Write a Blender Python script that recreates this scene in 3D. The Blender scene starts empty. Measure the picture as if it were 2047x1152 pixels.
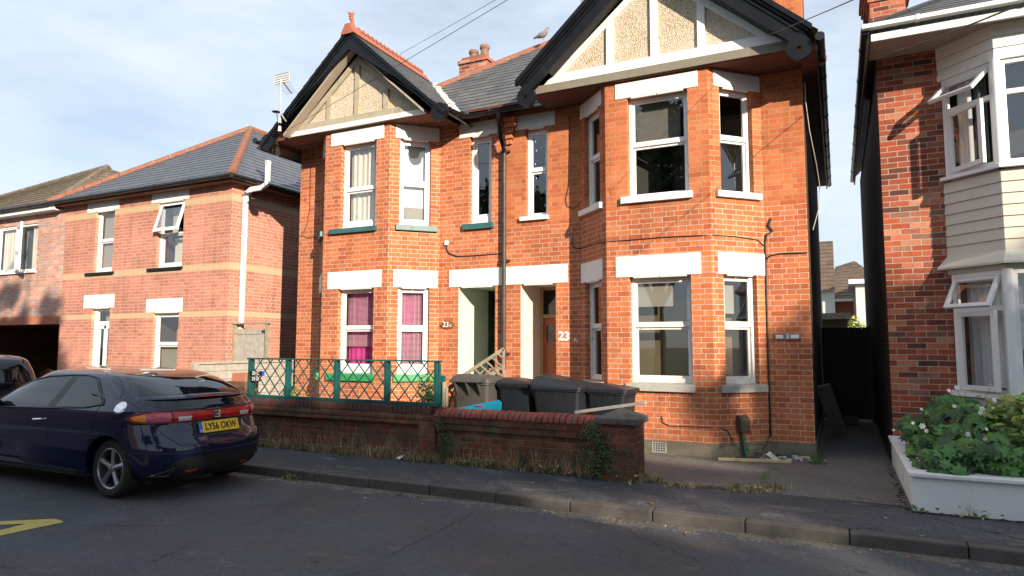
import bpy, bmesh, math, random
from mathutils import Vector, Matrix, noise
R=random.Random(7)
sc=bpy.context.scene; COL=sc.collection
rad=math.radians
# ------------------------------------------------------------ camera
CZ=1.6
yaw,pit,rol=-0.4550,0.0856,0.0021
cyw,syw=math.cos(yaw),math.sin(yaw)
Fv=Vector((syw*math.cos(pit),cyw*math.cos(pit),math.sin(pit)))
R0=Vector((cyw,-syw,0)); U0=R0.cross(Fv)
Rv=math.cos(rol)*R0+math.sin(rol)*U0; Uv=-math.sin(rol)*R0+math.cos(rol)*U0
cam=bpy.data.cameras.new('camera'); camo=bpy.data.objects.new('camera',cam); COL.objects.link(camo)
cam.sensor_width=36; cam.lens=1331/2047*36; cam.clip_end=2000; cam.clip_start=.05
m=Matrix((Rv,Uv,-Fv)).transposed().to_4x4(); m.translation=Vector((0,0,CZ)); camo.matrix_world=m
sc.camera=camo
def ray(px,py): return Fv+(px-1023.5)/1331*Rv-(py-576)/1331*Uv
# ------------------------------------------------------------ light
SUN=Vector((1.3,-1,.54)).normalized()
w=bpy.data.worlds.new('World'); sc.world=w; w.use_nodes=True
nt=w.node_tree; nt.nodes.clear()
out=nt.nodes.new('ShaderNodeOutputWorld'); bg=nt.nodes.new('ShaderNodeBackground')
sky=nt.nodes.new('ShaderNodeTexSky'); sky.sky_type='NISHITA'; sky.sun_disc=False
sky.sun_elevation=math.asin(SUN.z); sky.sun_rotation=math.atan2(SUN.x,SUN.y); sky.air_density=1.0; sky.dust_density=.6; sky.ozone_density=1.5
tc=nt.nodes.new('ShaderNodeTexCoord'); mp=nt.nodes.new('ShaderNodeMapping'); mp.inputs['Scale'].default_value=(1.0,1.0,3.2)
nz=nt.nodes.new('ShaderNodeTexNoise'); nz.inputs['Scale'].default_value=2.3; nz.inputs['Detail'].default_value=9; nz.inputs['Roughness'].default_value=.6
rp=nt.nodes.new('ShaderNodeValToRGB'); rp.color_ramp.elements[0].position=.34; rp.color_ramp.elements[1].position=.66
rp.color_ramp.elements[0].color=(.52,.52,.52,1); rp.color_ramp.elements[1].color=(1,1,1,1)
mx=nt.nodes.new('ShaderNodeMix'); mx.data_type='RGBA'
mx.inputs['B'].default_value=(6.3,7.1,8.2,1)
L=nt.links.new
L(tc.outputs['Generated'],mp.inputs[0]); L(mp.outputs[0],nz.inputs['Vector']); L(nz.outputs['Fac'],rp.inputs[0])
L(rp.outputs[0],mx.inputs['Factor']); L(sky.outputs[0],mx.inputs['A']); L(mx.outputs['Result'],bg.inputs[0]); L(bg.outputs[0],out.inputs[0])
bg.inputs[1].default_value=.079
sl=bpy.data.lights.new('sun','SUN'); sl.energy=5.0; sl.angle=rad(.6); sl.color=(1,.86,.68)
so=bpy.data.objects.new('sun',sl); COL.objects.link(so); so.rotation_euler=SUN.to_track_quat('Z','Y').to_euler(); so.location=(20,-20,15)
sc.view_settings.view_transform='Standard'; sc.view_settings.look='None'; sc.view_settings.gamma=1; sc.view_settings.exposure=.80
sc.render.engine='CYCLES'
# ------------------------------------------------------------ materials
MATS={}
class NT:
    def __init__(s,name):
        s.m=bpy.data.materials.new(name); s.m.use_nodes=True; s.t=s.m.node_tree; s.t.nodes.clear()
        s.out=s.n('ShaderNodeOutputMaterial'); s.b=s.n('ShaderNodeBsdfPrincipled'); s.l(s.b.outputs[0],s.out.inputs[0])
    def n(s,t,**k):
        x=s.t.nodes.new(t)
        for a,b in k.items(): setattr(x,a,b)
        return x
    def l(s,a,b): s.t.links.new(a,b)
    def mt(s,op,a,b=None,c=None):
        x=s.n('ShaderNodeMath',operation=op)
        for i,v in enumerate((a,b,c)):
            if v is None: continue
            if isinstance(v,(int,float)): x.inputs[i].default_value=v
            else: s.l(v,x.inputs[i])
        return x.outputs[0]
    def mix(s,f,a,b,mode='MIX'):
        x=s.n('ShaderNodeMix',data_type='RGBA',blend_type=mode)
        for k,v in (('Factor',f),('A',a),('B',b)):
            if isinstance(v,(int,float)): x.inputs[k].default_value=v
            elif isinstance(v,tuple): x.inputs[k].default_value=(*v[:3],1)
            else: s.l(v,x.inputs[k])
        return x.outputs['Result']
    def noise(s,scale,detail=4,rough=.55,vec=None,out='Fac'):
        x=s.n('ShaderNodeTexNoise'); x.inputs['Scale'].default_value=scale; x.inputs['Detail'].default_value=detail; x.inputs['Roughness'].default_value=rough
        if vec is None:
            vec=s.n('ShaderNodeTexCoord').outputs['Object']
        s.l(vec,x.inputs['Vector']); return x.outputs[out]
    def ramp(s,f,stops):
        x=s.n('ShaderNodeValToRGB'); s.l(f,x.inputs[0]); e=x.color_ramp.elements
        while len(e)<len(stops): e.new(.5)
        for i,(p,c) in enumerate(stops):
            e[i].position=p; e[i].color=(*((c,)*3 if isinstance(c,(int,float)) else c),1)
        return x.outputs[0]
    def set(s,**k):
        for a,v in k.items():
            i=s.b.inputs[a.replace('_',' ')]
            if isinstance(v,tuple): i.default_value=(*v,1)
            elif isinstance(v,(int,float)): i.default_value=v
            else: s.l(v,i)
        return s
    def bump(s,h,strength=.5,dist=.01):
        x=s.n('ShaderNodeBump'); x.inputs['Strength'].default_value=strength; x.inputs['Distance'].default_value=dist
        s.l(h,x.inputs['Height']); s.l(x.outputs[0],s.b.inputs['Normal'])
def plain(name,col,rough=.6,var=.15,scale=6,metal=0,bump=0,spec=None,coat=0,dirt=None):
    N=NT(name); n=N.noise(scale,5,.6)
    lo=tuple(c*(1-var) for c in col); hi=tuple(min(1,c*(1+var)) for c in col)
    c=N.ramp(n,[(.3,lo),(.7,hi)])
    if dirt:
        d=N.ramp(N.noise(dirt[1],8,.7),[(dirt[2],0.),(dirt[2]+.12,1.)])
        c=N.mix(d,c,dirt[0])
    N.set(Base_Color=c,Roughness=rough,Metallic=metal)
    if spec is not None: N.set(Specular_IOR_Level=spec)
    if coat: N.set(Coat_Weight=coat)
    if bump: N.bump(N.noise(scale*12,4,.6),bump,.004)
    MATS[name]=N.m; return N.m
def brick(name,cols,mortar,mortar2=None,h=.0745,P=.3375,fl=True,mw=.009,dirt=0,dirtcol=(.05,.05,.035),bandz=(),bandcol=(.50,.36,.22),dark=.0,var=.25):
    N=NT(name); uv=N.n('ShaderNodeUVMap').outputs[0]
    sep=N.n('ShaderNodeSeparateXYZ'); N.l(uv,sep.inputs[0]); u,v=sep.outputs[0],sep.outputs[1]
    wob=N.noise(3,2,.5); 
    v1=N.mt('ADD',v,N.mt('MULTIPLY',N.mt('SUBTRACT',wob,.5),.008))
    vr=N.mt('DIVIDE',v1,h); row=N.mt('FLOOR',vr); fv=N.mt('SUBTRACT',vr,row)
    half=N.mt('MULTIPLY',N.mt('FLOORED_MODULO',row,2),.5)
    U=N.mt('ADD',N.mt('DIVIDE',u,P),half); n=N.mt('FLOOR',U); f=N.mt('SUBTRACT',U,n)
    dh=N.mt('MULTIPLY',N.mt('MINIMUM',fv,N.mt('SUBTRACT',1,fv)),h)
    e=N.mt('MINIMUM',f,N.mt('SUBTRACT',1,f))
    if fl:
        e=N.mt('MINIMUM',e,N.mt('ABSOLUTE',N.mt('SUBTRACT',f,.667))); hd=N.mt('GREATER_THAN',f,.667)
    else: hd=N.mt('MULTIPLY',f,0)
    dv=N.mt('MULTIPLY',e,P); d=N.mt('MINIMUM',dh,dv)
    wv=N.mt('MULTIPLY',N.noise(45,3,.6),.006)
    d2=N.mt('SUBTRACT',N.mt('ADD',d,wv),.003)
    msk=N.n('ShaderNodeMapRange',interpolation_type='SMOOTHSTEP'); N.l(d2,msk.inputs[0]); msk.inputs[1].default_value=mw/2-.002; msk.inputs[2].default_value=mw/2+.002
    bm=msk.outputs[0]
    cb=N.n('ShaderNodeCombineXYZ'); N.l(N.mt('ADD',N.mt('MULTIPLY',n,2),hd),cb.inputs[0]); N.l(row,cb.inputs[1])
    wn=N.n('ShaderNodeTexWhiteNoise',noise_dimensions='2D'); N.l(cb.outputs[0],wn.inputs['Vector'])
    k=len(cols); bc=N.ramp(wn.outputs['Value'],[(i/(k-1)*.98,c) for i,c in enumerate(cols)])
    g=N.ramp(N.noise(30,5,.7),[(.3,1-var*.7),(.7,1+var*.4)]); bc=N.mix(1.,bc,g,'MULTIPLY')
    big=N.ramp(N.noise(1.1,5,.65),[(.3,.76),(.65,1.14)]); bc=N.mix(1.,bc,big,'MULTIPLY')
    sm=N.n('ShaderNodeMapping'); sm.inputs['Scale'].default_value=(3.2,3.2,.35); N.l(N.n('ShaderNodeTexCoord').outputs['Object'],sm.inputs[0]); bc=N.mix(N.ramp(N.noise(1.6,6,.7,sm.outputs[0]),[(.53,0.),(.68,.55)]),bc,N.mix(1.,bc,(.55,.50,.48),'MULTIPLY'))
    for (za,zb) in bandz:
        z0=N.mt('GREATER_THAN',v1,za); z1=N.mt('LESS_THAN',v1,zb); bc=N.mix(N.mt('MULTIPLY',z0,z1),bc,bandcol)
    mc=mortar
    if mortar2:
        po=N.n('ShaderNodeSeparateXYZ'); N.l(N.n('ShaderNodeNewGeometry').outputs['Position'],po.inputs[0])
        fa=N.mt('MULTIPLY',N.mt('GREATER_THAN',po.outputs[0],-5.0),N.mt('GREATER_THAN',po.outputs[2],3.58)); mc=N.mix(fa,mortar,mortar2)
    mcn=N.mix(N.ramp(N.noise(9,4,.6),[(.35,0.),(.75,.5)]),mc,(.25,.17,.10))
    col=N.mix(bm,mcn,bc)
    if name=='old_garden_brick':
        col=N.mix(N.ramp(N.noise(2.7,7,.75),[(.50,0.),(.60,.6)]),col,(.20,.17,.11)); col=N.mix(N.ramp(N.noise(24,5,.8),[(.64,0.),(.68,.8)]),col,(.35,.33,.28)); col=N.mix(N.ramp(N.noise(1.7,5,.7),[(.58,0.),(.66,.6)]),col,(.30,.07,.035))
    if dirt:
        dm=N.ramp(N.noise(2.2,8,.75),[(.42,0.),(.42+.3/dirt*.5,1.)]); col=N.mix(N.mt('MULTIPLY',dm,min(1,dirt)),col,dirtcol)
    N.set(Base_Color=col,Roughness=.88,Specular_IOR_Level=.25)
    hgt=N.mt('ADD',bm,N.mt('MULTIPLY',N.noise(60,4,.7),.35)); N.bump(hgt,.55,.006)
    MATS[name]=N.m; return N.m
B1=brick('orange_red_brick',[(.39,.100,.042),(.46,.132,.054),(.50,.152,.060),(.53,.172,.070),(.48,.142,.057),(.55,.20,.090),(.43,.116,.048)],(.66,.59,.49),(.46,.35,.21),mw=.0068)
B2=brick('modern_red_brick',[(.42,.17,.125),(.52,.21,.15),(.50,.20,.145),(.55,.24,.17),(.44,.19,.145)],(.66,.52,.41),bandz=((4.70,4.83),(3.20,3.34),(2.20,2.32)),mw=.0085)
B3=brick('pink_grey_brick',[(.50,.30,.24),(.36,.27,.27),(.56,.27,.20),(.58,.38,.31),(.48,.22,.17)],(.58,.47,.38),P=.225,fl=False,mw=.010)
B4=brick('mottled_dark_red_brick',[(.14,.05,.035),(.40,.085,.04),(.30,.07,.035),(.50,.16,.09),(.17,.05,.035),(.44,.11,.05),(.52,.24,.15),(.10,.045,.035)],(.46,.40,.34),P=.225,fl=False,mw=.0095,var=.4)
B5=brick('old_garden_brick',[(.10,.035,.022),(.19,.05,.03),(.24,.06,.032),(.14,.045,.03),(.28,.09,.05),(.17,.07,.045)],(.16,.14,.11),P=.225,fl=False,mw=.010,dirt=.8,dirtcol=(.06,.048,.035),var=.45)
B6=brick('dark_side_brick',[(.045,.022,.018),(.07,.03,.022),(.09,.038,.026),(.06,.03,.025)],(.10,.085,.07),P=.3375,mw=.010,var=.4)  # side and back walls: much darker brick tones than the fronts
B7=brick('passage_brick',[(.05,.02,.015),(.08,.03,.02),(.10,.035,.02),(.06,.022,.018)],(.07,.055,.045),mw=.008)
def slate(name,cols,h,P,rough,lichen=None,mortar=(.02,.02,.022)):
    N=NT(name); uv=N.n('ShaderNodeUVMap').outputs[0]
    sep=N.n('ShaderNodeSeparateXYZ'); N.l(uv,sep.inputs[0]); u,v=sep.outputs[0],sep.outputs[1]
    vr=N.mt('DIVIDE',v,h); row=N.mt('FLOOR',vr); fv=N.mt('SUBTRACT',vr,row)
    U=N.mt('ADD',N.mt('DIVIDE',u,P),N.mt('MULTIPLY',N.mt('FLOORED_MODULO',row,2),.5)); n=N.mt('FLOOR',U); f=N.mt('SUBTRACT',U,n)
    d=N.mt('MINIMUM',N.mt('MULTIPLY',N.mt('MINIMUM',f,N.mt('SUBTRACT',1,f)),P),N.mt('MULTIPLY',fv,h))
    bm=N.n('ShaderNodeMapRange'); N.l(d,bm.inputs[0]); bm.inputs[1].default_value=.001; bm.inputs[2].default_value=.006; bm=bm.outputs[0]
    cb=N.n('ShaderNodeCombineXYZ'); N.l(n,cb.inputs[0]); N.l(row,cb.inputs[1])
    wn=N.n('ShaderNodeTexWhiteNoise',noise_dimensions='2D'); N.l(cb.outputs[0],wn.inputs['Vector'])
    k=len(cols); c=N.ramp(wn.outputs['Value'],[(i/(k-1)*.98,x) for i,x in enumerate(cols)])
    c=N.mix(1.,c,N.ramp(N.noise(14,6,.7),[(.3,.7),(.7,1.3)]),'MULTIPLY')
    c=N.mix(bm,mortar,c)
    if lichen: c=N.mix(N.ramp(N.noise(5,9,.8),[(.55,0.),(.66,.8)]),c,lichen)
    N.set(Base_Color=c,Roughness=rough); 
    N.bump(N.mt('ADD',N.mt('MULTIPLY',bm,.7),N.mt('ADD',N.mt('MULTIPLY',wn.outputs['Value'],.6),N.mt('MULTIPLY',N.noise(25,4,.6),.3))),.6,.008)
    MATS[name]=N.m; return N.m
slate('welsh_slate',[(.075,.078,.085),(.10,.10,.105),(.06,.064,.075),(.13,.125,.12),(.085,.085,.09)],.2,.28,.5,(.16,.145,.11))
slate('blue_slate',[(.075,.085,.10),(.10,.11,.125),(.085,.095,.11),(.07,.078,.095)],.22,.3,.38)
slate('concrete_tile',[(.13,.10,.07),(.17,.135,.10),(.10,.08,.06),(.15,.12,.085)],.3,.3,.9,(.25,.21,.14))
slate('brown_pantile',[(.12,.085,.06),(.15,.105,.075),(.10,.07,.05)],.32,.28,.85)
plain('white_paint',(.78,.77,.74),.6,.05,4,bump=.4,dirt=((.56,.53,.47),7,.62))
plain('white_upvc',(.80,.80,.80),.28,.02,3)
plain('peeling_white_paint',(.74,.72,.68),.6,.08,10,bump=.5,dirt=((.28,.24,.19),7,.60))
plain('cream_render',(.42,.44,.40),.8,.06,3,bump=.5,dirt=((.22,.19,.15),4,.62))
plain('pink_white_render',(.72,.73,.71),.8,.07,2.5,bump=1.,dirt=((.42,.41,.36),4,.58))
plain('black_gloss_paint',(.007,.008,.011),.42,.4,5,spec=.25,bump=.2,dirt=((.06,.06,.055),5,.64))
plain('black_plastic',(.012,.012,.013),.35,.2,5)
plain('cast_iron',(.045,.04,.036),.5,.5,14,bump=.3)
plain('stone_batten',(.36,.32,.24),.8,.12,7,bump=.3,dirt=((.22,.17,.10),3,.58))
plain('grey_sill_paint',(.38,.37,.34),.75,.12,10,bump=.4,dirt=((.20,.18,.15),6,.58))
plain('teal_sill_paint',(.035,.115,.115),.45,.2,12,dirt=((.22,.22,.18),9,.62))
plain('green_sill_paint',(.035,.27,.09),.4,.15,8)
plain('teal_fence_paint',(.008,.075,.072),.5,.25,9,bump=.2,dirt=((.10,.12,.09),8,.66))
plain('terracotta',(.34,.105,.06),.8,.18,9,bump=.4,dirt=((.36,.23,.10),6,.62))
plain('lichen_terracotta',(.24,.095,.06),.85,.2,9,bump=.4,dirt=((.27,.20,.08),6,.56))
plain('soffit_brown',(.20,.085,.05),.7,.2,5)
plain('soffit_dark',(.11,.03,.02),.7,.25,5)
plain('soffit_cream',(.40,.33,.27),.7,.1,5,dirt=((.25,.2,.15),4,.6))
plain('grey_fascia',(.20,.18,.14),.7,.1,5,dirt=((.12,.1,.08),8,.65))
plain('mortar_white',(.62,.60,.56),.9,.15,20,bump=.8,dirt=((.12,.12,.12),9,.55))
plain('plinth_render',(.17,.155,.115),.9,.2,5,bump=.7,dirt=((.09,.085,.06),3,.5))
plain('grey_wood',(.30,.26,.20),.85,.25,9,bump=.4,dirt=((.16,.13,.09),7,.6))
plain('silver_wood',(.36,.33,.29),.8,.2,9,bump=.3,dirt=((.2,.17,.13),7,.6))
plain('new_pine',(.55,.44,.22),.7,.15,7)
plain('pale_green_render',(.62,.66,.56),.8,.04,3)
plain('pale_pink_render',(.70,.62,.56),.8,.05,3,dirt=((.5,.38,.28),3,.66))
plain('dark_green_door',(.008,.03,.016),.3,.2,4)
plain('orange_wood',(.30,.075,.018),.4,.2,5,bump=.1)
plain('pine_frame',(.45,.27,.13),.6,.15,5)
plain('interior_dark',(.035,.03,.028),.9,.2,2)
plain('interior_beige',(.13,.10,.06),.9,.12,2)
plain('blind_grey',(.30,.28,.24),.9,.06,2)
plain('blind_white',(.66,.66,.66),.8,.05,2)
plain('curtain_cream',(.62,.58,.50),.9,.08,3)
plain('curtain_dark',(.10,.13,.14),.9,.5,25)
plain('curtain_magenta',(.62,.05,.28),.8,.08,3)
plain('slat_pink',(.80,.62,.68),.5,.05,3)
plain('cream_board',(.60,.57,.49),.6,.05,3,dirt=((.45,.42,.34),4,.66))
plain('bin_grey',(.062,.060,.057),.55,.1,6,dirt=((.20,.19,.17),5,.62))
plain('bin_charcoal',(.013,.016,.021),.45,.15,6,dirt=((.07,.065,.055),5,.62))
plain('blue_board',(.01,.25,.42),.4,.08,4)
plain('red_print',(.5,.03,.04),.5,.1,4)
plain('kerb_stone',(.080,.073,.066),.9,.22,7,bump=.7,dirt=((.06,.05,.045),6,.55))
plain('cap_stone',(.09,.085,.08),.9,.3,12,bump=.9,dirt=((.2,.19,.17),10,.62))
plain('red_coping',(.20,.05,.035),.7,.35,9,bump=.6,dirt=((.12,.12,.11),8,.58))
plain('dark_coping',(.12,.05,.035),.85,.35,12,bump=.7,dirt=((.06,.05,.045),6,.5))
plain('tyre_rubber',(.012,.012,.013),.8,.2,8)
plain('alloy',(.30,.31,.33),.3,.08,6,metal=.8)
plain('chrome',(.75,.76,.78),.08,.03,3,metal=1)
plain('red_plastic',(.40,.01,.015),.2,.2,8)
plain('amber_plastic',(.8,.25,.02),.2,.2,8)
plain('pink_plastic',(.45,.10,.14),.15,.2,20)
plain('clear_plastic',(.55,.5,.5),.15,.2,20)
plain('yellow_plate',(.75,.50,.02),.4,.03,5)
plain('plate_blue',(.02,.12,.5),.4,.03,5)
plain('sticker_blue',(.35,.55,.8),.5,.03,5)
plain('black_print',(.01,.01,.01),.5,.02,5)
plain('white_print',(.8,.8,.78),.6,.03,5)
plain('brown_plaque',(.22,.09,.035),.5,.2,9)
plain('steel_plate',(.25,.23,.21),.4,.15,9,metal=.5)
plain('pigeon_grey',(.22,.21,.21),.9,.3,12)
plain('pot_clay',(.22,.13,.09),.85,.2,9,bump=.4,dirt=((.26,.20,.08),5,.56))
plain('bark',(.09,.06,.04),.95,.3,14,bump=.8)
plain('soil',(.03,.022,.015),1,.3,12,bump=.8)
plain('leaf_dark',(.024,.075,.015),.5,.45,6,bump=.2)
plain('leaf_vine',(.055,.16,.025),.42,.4,5)
plain('leaf_ivy',(.035,.06,.022),.6,.4,8)
plain('leaf_gold',(.30,.33,.06),.5,.35,5)
plain('leaf_variegated',(.15,.24,.045),.45,.6,5)
plain('dry_grass',(.40,.29,.15),.8,.35,6)
plain('green_weed',(.05,.11,.02),.7,.4,6)
plain('petal_white',(.8,.8,.78),.7,.03,6)
plain('rubble_white',(.55,.52,.48),.9,.25,20)
plain('yellow_line',(.45,.36,.10),.8,.15,15,bump=.3,dirt=((.08,.07,.05),25,.60))
plain('cable_black',(.015,.015,.015),.6,.1,5)
plain('cable_pale',(.45,.40,.36),.6,.1,5)
plain('antenna_grey',(.45,.45,.44),.4,.1,9,metal=.3)
plain('insulator_white',(.75,.74,.7),.35,.05,9)
plain('meter_brown',(.065,.045,.035),.45,.1,6)
plain('pipe_green',(.02,.085,.05),.5,.2,8)
plain('car_trim_black',(.010,.010,.012),.4,.2,8)
plain('distant_white',(.62,.62,.60),.8,.04,2)
plain('distant_brick',(.40,.15,.09),.9,.1,2)
plain('opposite_brick',(.14,.07,.05),.9,.2,2)
plain('blind_smoke',(.15,.145,.13),.9,.06,2)
plain('garden_ground',(.06,.075,.03),1,.4,2,bump=.5)
plain('far_hedge',(.03,.06,.015),.9,.5,3)
def paint(name,col,coat=1.0,metal=.4):
    N=NT(name); N.set(Base_Color=col,Roughness=.4,Metallic=metal,Coat_Weight=coat,Coat_Roughness=.02,Specular_IOR_Level=.15); MATS[name]=N.m
paint('navy_paint',(.0012,.0045,.030),metal=.0); paint('dark_car_paint',(.006,.006,.010),metal=.1)
def glassm(name,tint,refl=1.35,t=1.0):
    N=NT(name); N.t.nodes.remove(N.b)
    tr=N.n('ShaderNodeBsdfTransparent'); tr.inputs[0].default_value=(*tint,1)
    gl=N.n('ShaderNodeBsdfGlossy'); gl.inputs['Roughness'].default_value=.015; gl.inputs[0].default_value=(1,1,1,1)
    ge=N.n('ShaderNodeNewGeometry'); dt=N.n('ShaderNodeVectorMath',operation='DOT_PRODUCT'); N.l(ge.outputs['Incoming'],dt.inputs[0]); N.l(ge.outputs['Normal'],dt.inputs[1])
    r0=((refl-1)/(refl+1))**2; f5=N.mt('POWER',N.mt('SUBTRACT',1,N.mt('ABSOLUTE',dt.outputs['Value'])),5)
    fr_=N.mt('ADD',r0,N.mt('MULTIPLY',f5,1-r0))
    mx=N.n('ShaderNodeMixShader'); N.l(fr_,mx.inputs[0]); N.l(tr.outputs[0],mx.inputs[1]); N.l(gl.outputs[0],mx.inputs[2]); N.l(mx.outputs[0],N.out.inputs[0])
    b=N.n('ShaderNodeBump'); b.inputs['Strength'].default_value=.02; b.inputs['Distance'].default_value=.01; N.l(N.noise(2.5,2,.5),b.inputs['Height']); N.l(b.outputs[0],gl.inputs['Normal'])
    MATS[name]=N.m
glassm('window_glass',(.90,.92,.92),2.2)
def cglass(name,c):
    N=NT(name); N.set(Base_Color=c,Roughness=.03,Specular_IOR_Level=.5,Coat_Weight=.15,Coat_Roughness=.0); MATS[name]=N.m
cglass('car_glass',(.006,.008,.011))
# frosted interior sheet look
N=NT('pebbledash'); v=N.n('ShaderNodeTexVoronoi'); v.inputs['Scale'].default_value=85; tcn=N.n('ShaderNodeTexCoord'); N.l(tcn.outputs['Object'],v.inputs['Vector'])
sepc=N.n('ShaderNodeSeparateColor'); N.l(v.outputs['Color'],sepc.inputs[0])
c=N.ramp(sepc.outputs[0],[(0,(.26,.16,.07)),(.25,(.50,.38,.22)),(.6,(.66,.56,.42)),(1,(.76,.69,.58))])
c=N.mix(N.ramp(N.noise(2.2,5,.7),[(.40,0.),(.62,.75)]),c,(.66,.60,.50))
N.set(Base_Color=c,Roughness=.95); N.bump(v.outputs['Distance'],.8,.018); MATS['pebbledash']=N.m
# asphalt / pavement
def asphalt(name,base,patchc,spec_c,brown,gutter=False,pt=.56):
    N=NT(name); pn=N.n('ShaderNodeTexCoord').outputs['Object']
    a=N.ramp(N.noise(150,3,.7,pn),[(.34,tuple(x*.35 for x in base)),(.52,base),(.68,tuple(x*2.6 for x in base))])
    a=N.mix(1.,a,N.ramp(N.noise(22,5,.75,pn),[(.3,.72),(.7,1.3)]),'MULTIPLY')
    a=N.mix(1.,a,N.ramp(N.noise(.55,6,.65,pn),[(.3,.72),(.7,1.3)]),'MULTIPLY')
    mpn=N.n('ShaderNodeMapping'); mpn.inputs['Scale'].default_value=(1,1.6,1); N.l(pn,mpn.inputs[0]); st=mpn.outputs[0]
    a=N.mix(N.ramp(N.noise(2.6,10,.78,st),[(pt,0.),(pt+.09,.7)]),a,patchc)
    a=N.mix(N.ramp(N.noise(1.1,7,.7,st),[(.50,0.),(.66,.6)]),a,brown)
    a=N.mix(N.ramp(N.noise(16,6,.8,pn),[(.63,0.),(.68,.8)]),a,spec_c)
    if gutter:
        sp=N.n('ShaderNodeSeparateXYZ'); N.l(N.n('ShaderNodeNewGeometry').outputs['Position'],sp.inputs[0]); gd=N.mt('SUBTRACT',6.15,sp.outputs[1])
        gm=N.mt('LESS_THAN',N.mt('ADD',gd,N.mt('MULTIPLY',N.mt('SUBTRACT',N.noise(4,8,.75,pn),.5),1.5)),.16); a=N.mix(N.mt('MULTIPLY',gm,.8),a,N.ramp(N.noise(30,6,.8,pn),[(.35,(.06,.05,.04)),(.5,(.13,.115,.09)),(.66,(.36,.33,.27))]))
    a=N.mix(N.ramp(N.noise(3.3,5,.6,pn),[(.27,.85),(.33,0.)]),a,tuple(x*.3 for x in base))
    v=N.n('ShaderNodeTexVoronoi',feature='DISTANCE_TO_EDGE'); v.inputs['Scale'].default_value=.55
    wv=N.n('ShaderNodeMix',data_type='VECTOR'); wv.inputs['Factor'].default_value=.18; N.l(pn,wv.inputs['A']); N.l(N.noise(3,4,.7,pn,'Color'),wv.inputs['B']); N.l(wv.outputs['Result'],v.inputs['Vector'])
    cr=N.ramp(v.outputs['Distance'],[(.0,.75),(.008,0.)]); cm=N.mt('MULTIPLY',cr,N.ramp(N.noise(.8,2,.5,pn),[(.52,0.),(.56,1.)])); a=N.mix(cm,a,tuple(x*.25 for x in base))
    N.set(Base_Color=a,Roughness=.82,Specular_IOR_Level=.35); N.bump(N.noise(150,3,.7,pn),.8,.006); MATS[name]=N.m
asphalt('road_asphalt',(.066,.069,.078),(.14,.13,.125),(.30,.29,.27),(.085,.066,.056),True)
asphalt('pavement_asphalt',(.054,.057,.065),(.17,.16,.145),(.45,.43,.38),(.06,.054,.05),False,.53)
asphalt('forecourt_concrete',(.125,.118,.11),(.19,.18,.16),(.3,.29,.27),(.15,.125,.105))
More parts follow.
